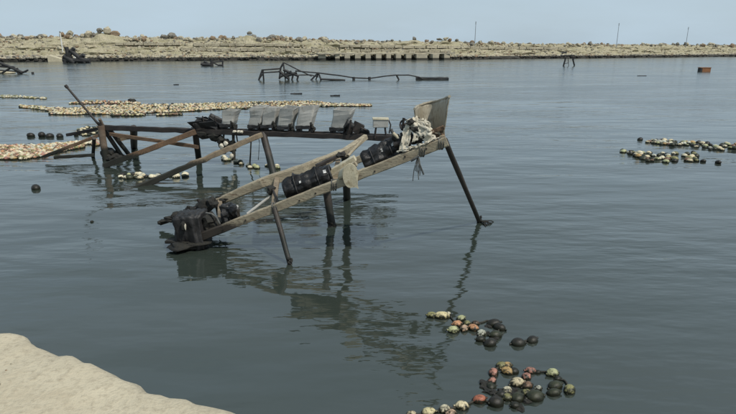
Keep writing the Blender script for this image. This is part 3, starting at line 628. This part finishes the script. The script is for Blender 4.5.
# tubs on brackets along the rail
tubs = [(221.5, 233, 'isolated'), (249.5, 261, ''), (262.5, 275, ''), (279, 291.5, ''), (297.5, 312, ''), (331.5, 347, '')]
tl = ['small grey flared tub standing alone left of the tub row', 'grey flared tub at left end of four close-set tubs', 'grey flared tub second in the row of four close-set', 'grey flared tub third in the row of four close-set', 'grey flared tub right end of the four close-set', 'wide grey flared tub alone near right end of dark rail']
rz_rail = math.atan2(rd.y, rd.x)
for i, ((x0, x1, _), lab) in enumerate(zip(tubs, tl)):
    xm = (x0 + x1) / 2; p = on_rail(xm) + Vector((0, .27, .08)); sc = p.y / FPX * 1.02
    wx = (x1 - x0) * sc; hz = (.60, .62, .6, .63, .67, .62)[i] * (.8 if i == 0 else 1)
    e = empty('grey_tub', p, lab, 'tub', 'grey tubs along the dark rail')
    rot = Matrix.Rotation(rz_rail + rnd.uniform(-.16, .1), 3, 'Z') @ Matrix.Rotation(rnd.uniform(-.05, .07), 3, 'Y') @ Matrix.Rotation(rnd.uniform(-.08, .08), 3, 'X')
    mb = MB(); tub_shell(mb, p + Vector((0, 0, .1)), wx * .98, .46, hz, .20, lean=(.13, .03), rot=rot, n=6)
    mb.v = [tuple(Vector(v) + Vector((noise.noise(Vector(v) * 4), noise.noise(Vector(v) * 4 + Vector((7, 0, 0))), noise.noise(Vector(v) * 4 + Vector((0, 7, 0))))) * .04) for v in mb.v]
    mb.build('shell', 'tub', e)
    for sx in (-1, 1):
        mb = MB(); mb.beam(p + rot @ Vector((sx * wx * .42, -.22, .04)), p + rot @ Vector((sx * wx * .42, .22, .04)), .07, .13, 3, .012); mb.build('foot', 'steel_dark', e)
    mb = MB(); mb.beam(p + rot @ Vector((-wx * .5, -.27, .13)), p + rot @ Vector((wx * .5, -.27, .13)), .07, .10, 5, .012); mb.build('front_bar', 'black_rough', e)
    for k in range(3):
        mb = MB(); mb.rock(p + rot @ Vector((wx * (.5 + .1 * k), -.2, .06 + .08 * (2 - k))), .055, .06, .075, 2, .5, i * 3 + k, True); mb.build('side_fitting', 'weed', e)
# dark wreckage lumps left on the rail and to the right of the last tub
for px, py, rr, lab in ((200, 127, .2, 'leftmost black crumpled lump on the dark rail'), (212, 127, .22, 'black crumpled lump on rail between another lump and the first tub')):
    p = on_rail(px); e = empty('black_lump', p, lab, 'wreckage', 'black lumps on the rail')
    mb = MB(); tub_shell(mb, p + Vector((-.02, .1, .06)), rr * 1.5, rr * 1.7, .34, .35, lean=(-.12, .0), rot=Matrix.Rotation(.35, 3, 'Y') @ Matrix.Rotation(px, 3, 'Z'), n=7)
    mb.v = [tuple(Vector(v) + Vector((noise.noise(Vector(v) * 5), noise.noise(Vector(v) * 5 + Vector((7, 0, 0))), noise.noise(Vector(v) * 5 + Vector((0, 7, 0))))) * .13) for v in mb.v]
    mb.build('crushed_shell', 'black_rough', e)
    mb = MB(); q = p + Vector((-.1, -.1, .25)); mb.add([q + Vector((-.25, 0, .05)), q + Vector((.2, .02, .1)), q + Vector((.3, .2, -.25)), q + Vector((-.05, .22, -.22))], [(0, 1, 2, 3)]); fl = mb.build('torn_flap', 'black_rough', e); fl.modifiers.new('t', 'SOLIDIFY').thickness = .02
    mb = MB(); mb.rock(p + Vector((.1, 0, -.12)), .2, .12, .14, 2, .5, px + 2); mb.build('underside', 'weed', e)
    rod(e, 'spike', [p + Vector((.15, 0, .2)), p + Vector((.12, 0, .48))], .02, 'steel_dark')
for px, col_ in ((235.2, 'label'), (239.4, 'label'), (242, 'label')):
    p = on_rail(px) + Vector((0, -.1, .04)); mb = MB(); mb.rock((0, 0, 0), .06, .05, .045, 2, .3, px); o = mb.build('white_scrap', 'white_film'); o.location = p
    tag(o, {235.2: 'left', 239.4: 'middle', 242: 'right'}[px] + ' of three small white scraps on dark rail beside lone tub', 'scrap', 'white scraps on rail')
hang = empty('hanging_bundle', on_rail(226) + Vector((0, 0, -.3)), 'dark bundle with white pieces hanging under the rail', 'bundle')
for k in range(7):
    mb = MB(); q = at(221 + (k * 5) % 14, 140 + k * 1.8, on_rail(226).y); mb.rock(q, .11, .1, .12, 2, .45, k * 2.2); mb.build('net_clump', 'weed', hang)
for px, py in ((225.5, 143.5), (221.5, 146), (229, 148), (231.5, 156)):
    mb = MB(); mb.rock(at(px, py, on_rail(226).y - .12), .07, .05, .08, 2, .3, px); mb.build('white_piece', 'white_film', hang)
rod(hang, 'cord', [on_rail(233), at(234, 160, on_rail(233).y)], .05, 'rope_dark', 7, .012); rod(hang, 'cord', [on_rail(224), at(223, 144, on_rail(224).y)], .03, 'rope_dark')
e = empty('engine_lump', on_rail(358), 'dark bent machinery on rail between last tub and cream box', 'machinery')
for k, (px, py, r_) in enumerate([(351, 126, .17), (358, 128, .19), (364, 131, .13), (349, 131, .12)]):
    mb = MB(); q_ = at(px, py, on_rail(358).y + .1)
    if k % 2: mb.box(q_, r_ * 1.5, r_ * 1.4, r_ * 1.7, Matrix.Rotation(.5, 3, 'Y') @ Matrix.Rotation(.3, 3, 'Z'), .03); mb.build('block', 'steel_dark', e)
    else: mb.tube([q_ + Vector((-r_ * .9, -.05, r_ * .5)), q_ + Vector((r_ * .9, .05, -r_ * .45))], r_ * .72, 12, .012, .85, 5); mb.build('cylinder', 'black_rough', e)
y_ = on_rail(358).y; rod(e, 'bent_handle', [at(361, 128, y_), at(366, 130, y_), at(369, 132, y_), at(368, 136, y_)], .03, 'steel_dark'); rod(e, 'bent_handle', [at(349, 130, y_ - .1), at(351, 120, y_ - .1)], .03, 'steel_dark')
# cream box on legs
p = on_rail(380.5); e = empty('cream_box', p, 'small cream box on legs at right end of dark rail', 'box')
cb = MB(); rot = Matrix.Rotation(rz_rail + .25, 3, 'Z'); cc = p + Vector((0, .1, .42)); cb.box(cc, .44, .34, .24, rot, .008); bx = cb.build('body', 'tub', e); bv = bx.modifiers.new('b', 'BEVEL'); bv.width = .02; bv.segments = 2
cb = MB(); cb.box(cc + Vector((0, 0, .135)), .47, .37, .035, rot, .006); cb.build('lid', 'cream', bx)
for sx, sy in ((-1, -1), (1, -1), (-1, 1), (1, 1)): rod(e, 'leg', [cc + rot @ Vector((sx * .13, sy * .12, -.1)), cc + rot @ Vector((sx * .17, sy * .14, -.42))], .022, 'steel_dark')
rod(e, 'side_hook', [cc + rot @ Vector((.24, 0, .08)), cc + rot @ Vector((.3, 0, -.05)), cc + rot @ Vector((.26, 0, -.3))], .02, 'steel_dark')

# big stained scoop at the top of the ramp: curved back, one side wall, open towards the water
e = empty('stained_scoop', atr(433, 138, 10.2), 'large stained scoop standing open at top end of ramp', 'scoop')
def sheet(name, pts_grid, matn, parent, t=.025):
    ni, nj = len(pts_grid), len(pts_grid[0]); mb = MB()
    mb.add([p for r_ in pts_grid for p in r_], [(i * nj + j, (i + 1) * nj + j, (i + 1) * nj + j + 1, i * nj + j + 1) for i in range(ni - 1) for j in range(nj - 1)], True)
    o = mb.build(name, matn, parent); sm = o.modifiers.new('thickness', 'SOLIDIFY'); sm.thickness = t; sm.offset = 0; return o
top = [atr(414.5, 109, 9.85), atr(418, 106, 10.25), atr(427, 103, 10.55), atr(437, 101, 10.5), atr(444, 99, 10.2), atr(449.5, 96.5, 9.75)]
bot = [atr(416, 129, 9.95), atr(420, 131, 10.2), atr(427, 133, 10.4), atr(434, 134, 10.4), atr(440, 134, 10.15), atr(443.5, 134, 9.85)]
def smooth_line(P, n):                  # Catmull-Rom through the outline
    out = []
    for i in range(n):
        t = i / (n - 1) * (len(P) - 1); k = min(int(t), len(P) - 2); u_ = t - k
        p0, p1, p2, p3 = P[max(k - 1, 0)], P[k], P[k + 1], P[min(k + 2, len(P) - 1)]
        out.append(.5 * ((2 * p1) + (p2 - p0) * u_ + (2 * p0 - 5 * p1 + 4 * p2 - p3) * u_ ** 2 + (3 * p1 - p0 - 3 * p2 + p3) * u_ ** 3))
    return out
T, Bt = smooth_line(top, 22), smooth_line(bot, 22)
grid = [[T[i].lerp(Bt[i], j / 9) + Vector((noise.noise(T[i] * 3 + Vector((j * .4, 0, 0))) * .015, noise.noise(T[i] * 4 + Vector((0, j * .5, 0))) * .02, 0)) for j in range(10)] for i in range(22)]
cw = sheet('curved_wall', grid, 'tub_big', e)
rim = MB(); rim.tube(T, .024, 7, .004); rim.build('rim', 'tub_big', cw)
fl = [[Bt[i].lerp((Bt[0] + Bt[-1]) / 2, j / 4) + Vector((0, 0, -.01)) for j in range(5)] for i in range(22)]
sheet('floor', fl, 'tub_big', e)
for px, py in ((422, 134), (436, 137), (442, 134)):
    mb = MB(); mb.beam(atr(px, py - 3, 9.9), atr(px + 1, py + 6, 9.85), .06, .07, 3, .008); mb.build('support', 'wood_rust', e)
mb = MB(); mb.beam(atr(428, 133.5, 9.82), atr(444, 127, 9.82), .05, .06, 5, .01); mb.build('lower_bar', 'wood_rust', e)

# cream plank box and cream scoop in the middle of the ramp
e = empty('cream_plank_box', atr(344, 168, 10.2), 'cream plank box lying on ramp between the two black drums', 'box')
for k, (a_, b_, w_) in enumerate((((331, 172), (355, 158), .10), ((333, 177), (356, 163), .10), ((336, 183), (352, 173), .12))):
    mb = MB(); mb.beam(atr(a_[0], a_[1], 10.35 - .14 * k), atr(b_[0], b_[1], 10.4 - .14 * k), .2, w_, 6, .006); mb.build('board', 'cream' if k == 0 else 'wood_pale', e)
mb = MB(); mb.beam(atr(316, 166, 10.9), atr(345, 153, 11.2), .08, .07, 5, .01); mb.build('dark_edge', 'steel_dark', e)
rod(e, 'rod', [atr(348, 156, 11.0), atr(362, 140, 11.6)], .03, 'wood_pale'); mb = MB(); mb.rock(atr(341, 155, 10.9), .1, .1, .06, 2, .4, 3.3); mb.build('dark_cap', 'weed', e)
e = empty('cream_scoop', atr(352, 178, 9.6), 'cream half-round scoop tilted at middle of ramp between drums', 'scoop')
cgrid = []
for i in range(12):
    a = R(-100 + 200 * i / 11); row = []
    for j in range(6):
        k = j / 5; c0 = atr(350.5, 176, 9.56); c1 = atr(344, 178, 9.68); q = c0.lerp(c1, k); rr = .21 * (1 - .25 * k)
        row.append(q + Vector((math.sin(a) * rr * .62, 0, math.cos(a) * rr)) + Vector((0, .0, 0)))
    cgrid.append(row)
sheet('shell', cgrid, 'cream', e, .02)
face = MB(); c0 = atr(350.5, 176, 9.55); ri = [c0 + Vector((math.sin(R(a)) * .13, noise.noise(Vector((a, 0, 0))) * .01, math.cos(R(a)) * .21)) for a in range(0, 360, 15)]
tip = atr(358.5, 189, 9.55); ri[9] = tip; ri[8] = ri[8].lerp(tip, .4); ri[10] = ri[10].lerp(tip, .4)
face.rings([ri, [q + Vector((0, .025, 0)) for q in ri]], True); face.build('face_plate', 'cream', e)

# crumpled black bin at the drowned end
e = empty('black_bin', atr(193, 240, 9.65), 'crumpled matt black bin at sunken left end of ramp', 'bin')
bb = bmesh.new(); bmesh.ops.create_cube(bb, size=1); bmesh.ops.subdivide_edges(bb, edges=bb.edges[:], cuts=15, use_grid_fill=True)
cB = atr(192, 230, 9.85); mb = MB(); vs_ = []
for v in bb.verts:
    p = v.co.copy(); k = max(abs(p.x), abs(p.y), abs(p.z)); l_ = p.length
    p = p.lerp(p / l_ * .62, .13) if l_ > 0 else p
    q = Vector((p.x * .52, p.y * .55, p.z * .66)); q.x *= 1 + .12 * (p.z < 0) * abs(p.z); q.x += .05 * p.z
    q += v.co * (.06 * noise.noise(v.co * 3.2 + Vector((2, 0, 0))) + .10 * noise.noise(Vector((v.co.x * 11, v.co.y * 11, v.co.z * 1.2))) + .03 * noise.noise(v.co * 14)); vs_.append(cB + Matrix.Rotation(-.12, 3, 'Y') @ q)
bb.verts.index_update(); mb.add(vs_, [tuple(v.index for v in f.verts) for f in bb.faces], True); bb.free(); mb.build('body', 'black_rough', e)
mb = MB(); mb.rock(atr(183.5, 226, 9.53), .05, .05, .1, 2, .2, 2); mb.build('dark_slot', 'weed', e)
mb = MB(); mb.rock(atr(185.2, 227, 9.485), .018, .02, .06, 2, .3, 5); mb.build('pale_scrap', 'white_film', e)
mb = MB(); mb.rock(atr(188, 244, 9.62), .34, .25, .075, 3, .5, 9.0, True); mb.build('drowned_flap', 'weed', e)
mb = MB(); mb.beam(atr(167, 240.5, 9.7), atr(190, 243, 9.6), .14, .05, 6, .012); mb.build('torn_strip', 'weed', e)
rod(e, 'curved_strap', [atr(206, 213, 9.8), atr(212, 214, 9.75), atr(217, 218, 9.7), atr(220, 224, 9.66)], .018, 'rope', 6, .001, 1, 6)
for k, (px, py, r_) in enumerate([(210, 220, .13), (214, 226, .12), (209, 228, .13), (218, 228, .08), (205, 206, .14), (212, 203, .13)]):
    mb = MB(); mb.rock(atr(px, py, 9.8 if k < 4 else 10.7), r_, r_, r_, 2, .45, k * 4.4); mb.build('weed_lump', 'weed', e)
e = empty('black_bag', atr(231, 214, 9.9), 'small black bag lump with pale edge on lower ramp', 'bag')
mb = MB(); mb.rock(atr(230, 211, 9.9), .17, .15, .15, 3, .5, 7.7); mb.build('body', 'black_plastic', e)
mb = MB(); mb.rock(atr(226, 219, 9.85), .08, .1, .15, 2, .5, 1.7); mb.build('neck', 'black_rough', e)
mb = MB(); mb.rock(atr(236.5, 207, 9.87), .035, .03, .045, 2, .4, 2.7); mb.build('pale_corner', 'label', e)

# ================================================================== FLOATS
def float_mesh(seed, sub=3):
    mb = MB(); bm = bmesh.new(); bmesh.ops.create_icosphere(bm, subdivisions=sub, radius=1); vs_ = []
    for v in bm.verts:
        p = v.co; k = 1 + .05 * noise.noise(p * 2 + Vector((seed, 0, 0))) + .03 * noise.noise(p * 6 + Vector((0, seed, 0)))
        k += .035 * math.exp(-(p.x / .07) ** 2) if sub > 2 else 0
        vs_.append(Vector((p.x * 1.25, p.y, p.z)) * k)
    bm.verts.index_update(); mb.add(vs_, [tuple(v.index for v in f.verts) for f in bm.faces], True); bm.free()
    if sub > 2:
        for s_ in (-1, 1): mb.tube([(s_ * 1.15, 0, 0), (s_ * 1.5, 0, .02)], .2, 7)   # rope lugs at both ends
    return mb
F_near = [float_mesh(k * 3.7, 3).mesh('float', M['float']) for k in range(4)]
F_mid = [float_mesh(k * 3.7, 2).mesh('float', M['float']) for k in range(3)]
COLS = dict(cream=(.56, .48, .31), yellow=(.60, .52, .29), bright=(.66, .60, .43), pink=(.33, .155, .115), red=(.36, .12, .07), orange=(.44, .22, .11), olive=(.20, .19, .08), ochre=(.38, .25, .10), brown=(.16, .09, .055),
            black=(.009, .009, .009), dgreen=(.024, .03, .015), pale=(.42, .42, .34), palegreen=(.36, .37, .20), peach=(.58, .40, .27))
def put_float(p, r_, c, label, group, meshes, rz=None, z=None, elong=1.0):
    o = bpy.data.objects.new('float', rnd.choice(meshes)); col.objects.link(o)
    o.location = (p.x, p.y, r_ * rnd.uniform(.15, .45) if z is None else z); o.scale = (r_ * elong, r_ * rnd.uniform(.92, 1.08), r_ * rnd.uniform(.85, 1.0))
    o.rotation_euler = (rnd.uniform(-.5, .5), rnd.uniform(-.3, .3), rnd.uniform(0, 6.28) if rz is None else rz)
    v = rnd.uniform(.85, 1.12); o.color = (*[min(1, x * v) for x in c], 1); return tag(o, label, 'float', group)
zc = lambda x, y: (400 + x / 3.48, 295 + y / 3.48)
A_ = 'upper foreground float string'; B_ = 'lower foreground float ring'
near = [ # zoom x, y, radius (zoom px), colour, label, turn, elongation
 (112, 70, 16, 'olive', 'olive green float at far left end of upper foreground string', .2, 1),
 (145, 73, 19, 'yellow', 'largest cream yellow oblong float in upper foreground string', .0, 1.25),
 (166, 66, 12, 'bright', 'small cream float touching the large oblong cream float', .4, 1),
 (212, 82, 15, 'palegreen', 'pale green topped float at top of upper foreground string', .6, 1),
 (200, 101, 16, 'orange', 'orange red float below pale green float, upper foreground string', .3, 1),
 (187, 122, 18, 'palegreen', 'pale olive float lowest left of upper foreground string', .2, 1),
 (224, 116, 15, 'peach', 'peach float between orange floats in upper foreground string', 1.2, 1),
 (256, 115, 16, 'orange', 'orange pink float in middle of upper foreground string', -.4, 1),
 (233, 97, 12, 'olive', 'small olive float behind the peach float', .8, 1),
 (263, 97, 12, 'brown', 'dark brown float behind the orange pink float', .1, 1),
 (284, 133, 16, 'pale', 'pale grey topped float just above black ones in upper string', 1.0, 1),
 (281, 153, 15, 'black', 'black float directly below pale grey topped float', .2, 1),
 (313, 168, 19, 'black', 'lowest black float of upper foreground string', .3, 1),
 (326, 99, 18, 'black', 'black float at top of upper string, beside dark rope', .2, 1.15),
 (346, 112, 17, 'black', 'rightmost black float of the upper string bend', -.8, 1.1),
 (333, 139, 18, 'dgreen', 'dark green float inside bend of upper string', .3, 1.1),
 (411, 166, 19, 'black', 'black float right of upper string, larger of a loose pair', .1, 1.05),
 (461, 156, 16, 'black', 'black float farthest right, smaller of a loose pair', .5, 1.1),
 (326, 269, 18, 'pink', 'dusty pink float on upper left of lower foreground ring', 1.3, 1),
 (352, 244, 16, 'olive', 'dark olive float at very top of lower ring', .4, 1),
 (373, 243, 15, 'ochre', 'ochre float at top of lower ring', .3, 1),
 (375, 264, 19, 'ochre', 'ochre brown float below top of lower ring', -.3, 1),
 (397, 264, 15, 'black', 'black float right of the ochre floats in lower ring', .5, 1),
 (320, 297, 15, 'pink', 'dull pink float on left side of lower ring', .9, 1),
 (317, 316, 15, 'dgreen', 'dark green float below dull pink one in lower ring', 1.2, 1),
 (407, 305, 21, 'cream', 'cream capped dark float in centre of lower ring', .2, 1),
 (372, 331, 16, 'bright', 'brightest cream float of the lower ring', .8, 1),
 (374, 355, 17, 'olive', 'olive yellow float below brightest cream float', .4, 1),
 (335, 373, 23, 'black', 'large black float at lower left of lower ring', .3, 1),
 (275, 363, 20, 'red', 'dark float with red cap left of large black float', .2, 1.05),
 (216, 385, 20, 'cream', 'cream topped float second along row from red capped float', .1, 1.05),
 (154, 396, 18, 'bright', 'cream float in bottom edge row, with pinkish float below', .5, 1),
 (177, 411, 17, 'peach', 'pinkish float cut by bottom edge of photo', .3, 1),
 (99, 408, 20, 'yellow', 'yellow cream float in bottom edge row, second from left', .2, 1.1),
 (40, 415, 16, 'cream', 'leftmost cream float cut by bottom edge', .2, 1),
 (440, 283, 17, 'pink', 'brownish pink float on right side of lower ring', .9, 1),
 (456, 263, 16, 'pink', 'pinkish float at upper right of lower ring', .1, 1.15),
 (479, 266, 10, 'black', 'tiny black float right of upper pinkish float', .2, 1),
 (442, 314, 17, 'brown', 'brown red float right of the cream capped float', .4, 1.05),
 (480, 323, 13, 'pale', 'small pale grey float right of brown red float', .4, 1),
 (470, 353, 25, 'dgreen', 'largest weed covered dark green float in lower ring', .3, 1.05),
 (408, 357, 21, 'dgreen', 'dark green float at bottom centre of lower ring', .6, 1),
 (438, 338, 16, 'olive', 'olive float above the bottom dark green floats', .4, 1),
 (531, 271, 20, 'palegreen', 'dark float with yellow green cap right of lower ring', .4, 1),
 (550, 289, 12, 'black', 'small black float under yellow green capped float', .4, 1),
 (540, 315, 20, 'dgreen', 'upper of two weedy dark green floats right of ring', .4, 1.1),
 (534, 339, 18, 'dgreen', 'lower of two weedy dark green floats right of ring', .1, 1.15),
 (590, 329, 20, 'olive', 'dark float with yellowish flank, rightmost in lower foreground', .9, 1),
 (401, 382, 15, 'black', 'black float lowest in the lower ring', .2, 1),
 (352, 345, 15, 'black', 'black float between brightest cream and large black float', .2, 1)]
near_w = []
for zx, zy, zr, cn, lab, rz, el in near:
    px, py = zc(zx, zy); p = gnd(px, py, .02); depth = (p - cam.location).dot(Fw); r_ = zr / 3.48 / FPX * depth * 1.0
    near_w.append(p); put_float(p, r_, COLS[cn], lab, 'foreground floats', F_near, rz, r_ * .18, el)
def line_of(name, pts, lab):
    mb = MB(); mb.tube(smooth_line([Vector((p[0], p[1], .012)) for p in pts], len(pts) * 5), .012, 6, .002); tag(mb.build(name, 'rope_dark'), lab, 'rope', 'ropes through the foreground floats')
line_of('float_rope', [near_w[i] for i in (0, 1, 2, 4, 6, 7, 10, 11, 12)], 'dark rope threading the upper foreground float string')
line_of('float_rope', [near_w[9]] + [gnd(*zc(x, y)) for x, y in ((285, 98), (305, 92))] + [near_w[i] for i in (13, 14, 15)], 'dark rope bend along black floats of upper string')
line_of('float_rope', [near_w[16], gnd(*zc(437, 162)), near_w[17]], 'short dark rope joining the loose pair of black floats')
line_of('float_rope', [near_w[i] for i in (34, 33, 31, 30, 29, 28, 24, 23, 18, 19, 21, 22)], 'dark rope threading bottom row and left of lower ring')
line_of('float_rope', [near_w[i] for i in (36, 37)] + [gnd(*zc(505, 270))] + [near_w[i] for i in (43, 44)] + [gnd(*zc(575, 303)), near_w[47]], 'dark rope from lower ring to yellow green capped float')
wd = MB()                              # trailing weed between the lower ring's floats
for k in range(26):
    i = rnd.choice([13, 14, 15, 24, 26, 27, 28, 40, 41, 42, 45, 46, 48, 49]); p = near_w[i] + Vector((rnd.uniform(-.1, .1), rnd.uniform(-.1, .1), 0))
    wd.rock((p.x, p.y, .005), rnd.uniform(.03, .07), rnd.uniform(.03, .06), .022, 2, .5, k * 1.3)
tag(wd.build('floating_weed', 'weed'), 'dark weed caught among the foreground floats', 'weed', kind='stuff')

# lone floats
for px, py, r_, lab in ((36, 189, .12, 'lone black round float on open water at left'), (31, 136.5, .13, 'leftmost of the black floats in row beyond pink raft'), (42, 136.5, .16, 'largest black float in row beyond pink raft'), (50, 137, .14, 'black float third along the row beyond pink raft'), (60, 137, .14, 'black float at right end of row beyond pink raft'),
                        (92, 222, .035, 'tiny black float on open water left of ramp'), (703, 162, .075, 'black float loose below right float raft, left one'), (718, 163.5, .09, 'black float loose below right float raft, rightmost'), (693, 153, .07, 'black float loose between the two right float rafts'), (640, 140, .1, 'black float at left tip of upper right raft')):
    put_float(gnd(px, py), r_, COLS['black'], lab, None, F_mid)
# rafts of floats: the nearer ones one by one
mix = lambda *a: [COLS[c] for c in a]
pal_right = mix('cream', 'pale', 'cream', 'bright', 'olive', 'dgreen', 'black', 'ochre', 'palegreen', 'brown', 'dgreen', 'black')
WORD = {v: k for k, v in dict(cream=COLS['cream'], bone=COLS['bright'], grey=COLS['pale'], olive=COLS['olive'], green=COLS['dgreen'], black=COLS['black'], ochre=COLS['ochre'], greenish=COLS['palegreen'], yellowish=COLS['yellow'], brown=COLS['brown']).items()}
def band(pts, n, hw, pal, label, group, r0=.085):
    """floats strewn about a pixel centre line; hw is the half height in pixels along it"""
    for k in range(n):
        t = rnd.random() * (len(pts) - 1); i = int(t); u_ = t - i; x = pts[i][0] + (pts[i + 1][0] - pts[i][0]) * u_; y = pts[i][1] + (pts[i + 1][1] - pts[i][1]) * u_
        h_ = hw[i] + (hw[i + 1] - hw[i]) * u_
        p = gnd(x, y + rnd.uniform(-1, 1) * h_); c_ = rnd.choice(pal); put_float(p, r0 * rnd.uniform(.68, 1.2), c_, WORD[c_] + ' ' + label, WORD[c_] + ' ' + group, F_mid)
band([(622, 151.5), (632, 154.5), (646, 157.5), (660, 158.5), (680, 157.5), (698, 158.5)], 95, [1, 2.2, 4, 4.5, 4.2, 3.2], pal_right, 'weathered float packed in lower right float raft', 'floats of the lower right raft')
band([(647, 142), (664, 143), (684, 145), (700, 146), (718, 147), (737, 148)], 85, [1.2, 2.5, 2.2, 3.8, 3.4, 3.4], pal_right, 'weathered float packed in upper right float raft', 'floats of the upper right raft')
pal_white = mix('bright', 'cream', 'pale', 'bright', 'dgreen', 'palegreen', 'black')
band([(119, 177), (135, 176.5), (155, 176), (175, 176), (203, 175)], 34, [1.5, 2.8, 2.5, 2.2, 1.8], pal_white, 'weed-rimmed float in small string below rail, left of ramp', 'floats in the string below the rail')
band([(222, 159), (232, 160), (245, 166), (262, 168), (285, 168)], 26, [1.5, 1.5, 2.2, 2, 1.5], pal_white, 'weed-rimmed float gathered near rail post', 'floats gathered near rail post')
# the far rafts, too many to count: one mass
def mass(name, bands, label, rr=.068):
    mb = MB(); shade = []
    base = float_mesh(1.0, 1)
    for pts, n, hw, pal in bands:
        for k in range(int(n * 1.45)):
            t = rnd.random() * (len(pts) - 1); i = int(t); u_ = t - i; x = pts[i][0] + (pts[i + 1][0] - pts[i][0]) * u_; y = pts[i][1] + (pts[i + 1][1] - pts[i][1]) * u_
            h_ = hw[i] + (hw[i + 1] - hw[i]) * u_; p = gnd(x, y + rnd.uniform(-1, 1) * h_)
            if noise.noise(Vector((x * .05, y * .7, 2))) < -.5: continue
            r_ = rr * rnd.uniform(.7, 1.4); rm = Matrix.Rotation(rnd.random() * 6.28, 3, 'Z'); c = rnd.choice(pal); v_ = rnd.uniform(.8, 1.15)
            mb.add([p + Vector((0, 0, r_ * .4)) + rm @ (Vector(q) * r_) for q in base.v], base.f, True); shade += [[x_ * v_ for x_ in c] + [1]] * len(base.v)
    o = mb.build(name, 'float_mass'); at_ = o.data.color_attributes.new('shade', 'FLOAT_COLOR', 'POINT')
    at_.data.foreach_set('color', [x_ for c in shade for x_ in c]); return tag(o, label, 'floats', kind='stuff')
pal_far = mix('cream', 'bright', 'yellow', 'peach', 'cream', 'pale', 'olive', 'brown', 'dgreen', 'ochre', 'black', 'ochre')
pal_pink = mix('cream', 'peach', 'peach', 'bright', 'cream', 'pale', 'pink', 'ochre', 'cream', 'brown', 'brown', 'olive', 'orange')
mass('float_raft', [
    ([(20, 107), (35, 108), (52, 110), (66, 110)], 260, [1, 1.3, 1.6, 1.5], pal_far),
    ([(50, 113), (75, 112), (105, 110.5), (140, 109.5), (175, 108.5), (210, 107), (250, 106.5)], 2600, [1.5, 3, 4.2, 4.2, 4, 3.2, 2.4], pal_far),
    ([(70, 103.5), (95, 102.5), (120, 103), (140, 104)], 160, [.6, 1.6, 1.6, .8], pal_pink),
    ([(205, 107), (240, 105.5), (280, 105), (310, 104.5), (338, 105.5), (371, 106)], 1100, [2.4, 3, 3, 2.8, 1.2, .5], pal_far),
    ([(110, 115.5), (150, 115.3), (182, 114.5)], 150, [.7, .8, .5], mix('dgreen', 'olive', 'brown', 'cream')),
    ([(-4, 97), (12, 97), (30, 98), (46, 99)], 130, [1, 1, .8, .5], mix('pale', 'cream', 'olive', 'pale')),
    ([(-6, 153), (10, 153), (25, 153), (38, 152), (52, 150), (68, 147.5), (85, 145), (98, 144)], 760, [6.5, 7, 6.8, 6, 4.5, 3.2, 2.6, 2.2], pal_pink),
    ([(76, 133.5), (88, 132), (98, 130.5)], 60, [2.5, 4, 3], mix('cream', 'dgreen', 'black', 'bright', 'olive')),
    ([(30, 149), (60, 146), (95, 142.5)], 120, [1.5, 1.5, 1.5], mix('cream', 'bright', 'pale'))],
    'broad rafts of pale and pinkish floats on left water')
for px, py, lab in ((132, 101, 'small dark drifting clump just beyond the long float raft'),):
    m_ = MB(); m_.rock((0, 0, 0), .3, .2, .14, 2, .4, 2); o = m_.build('weed_clump', 'weed'); c = gnd(px, py); o.location = (c.x, c.y, .04); tag(o, lab, 'weed')
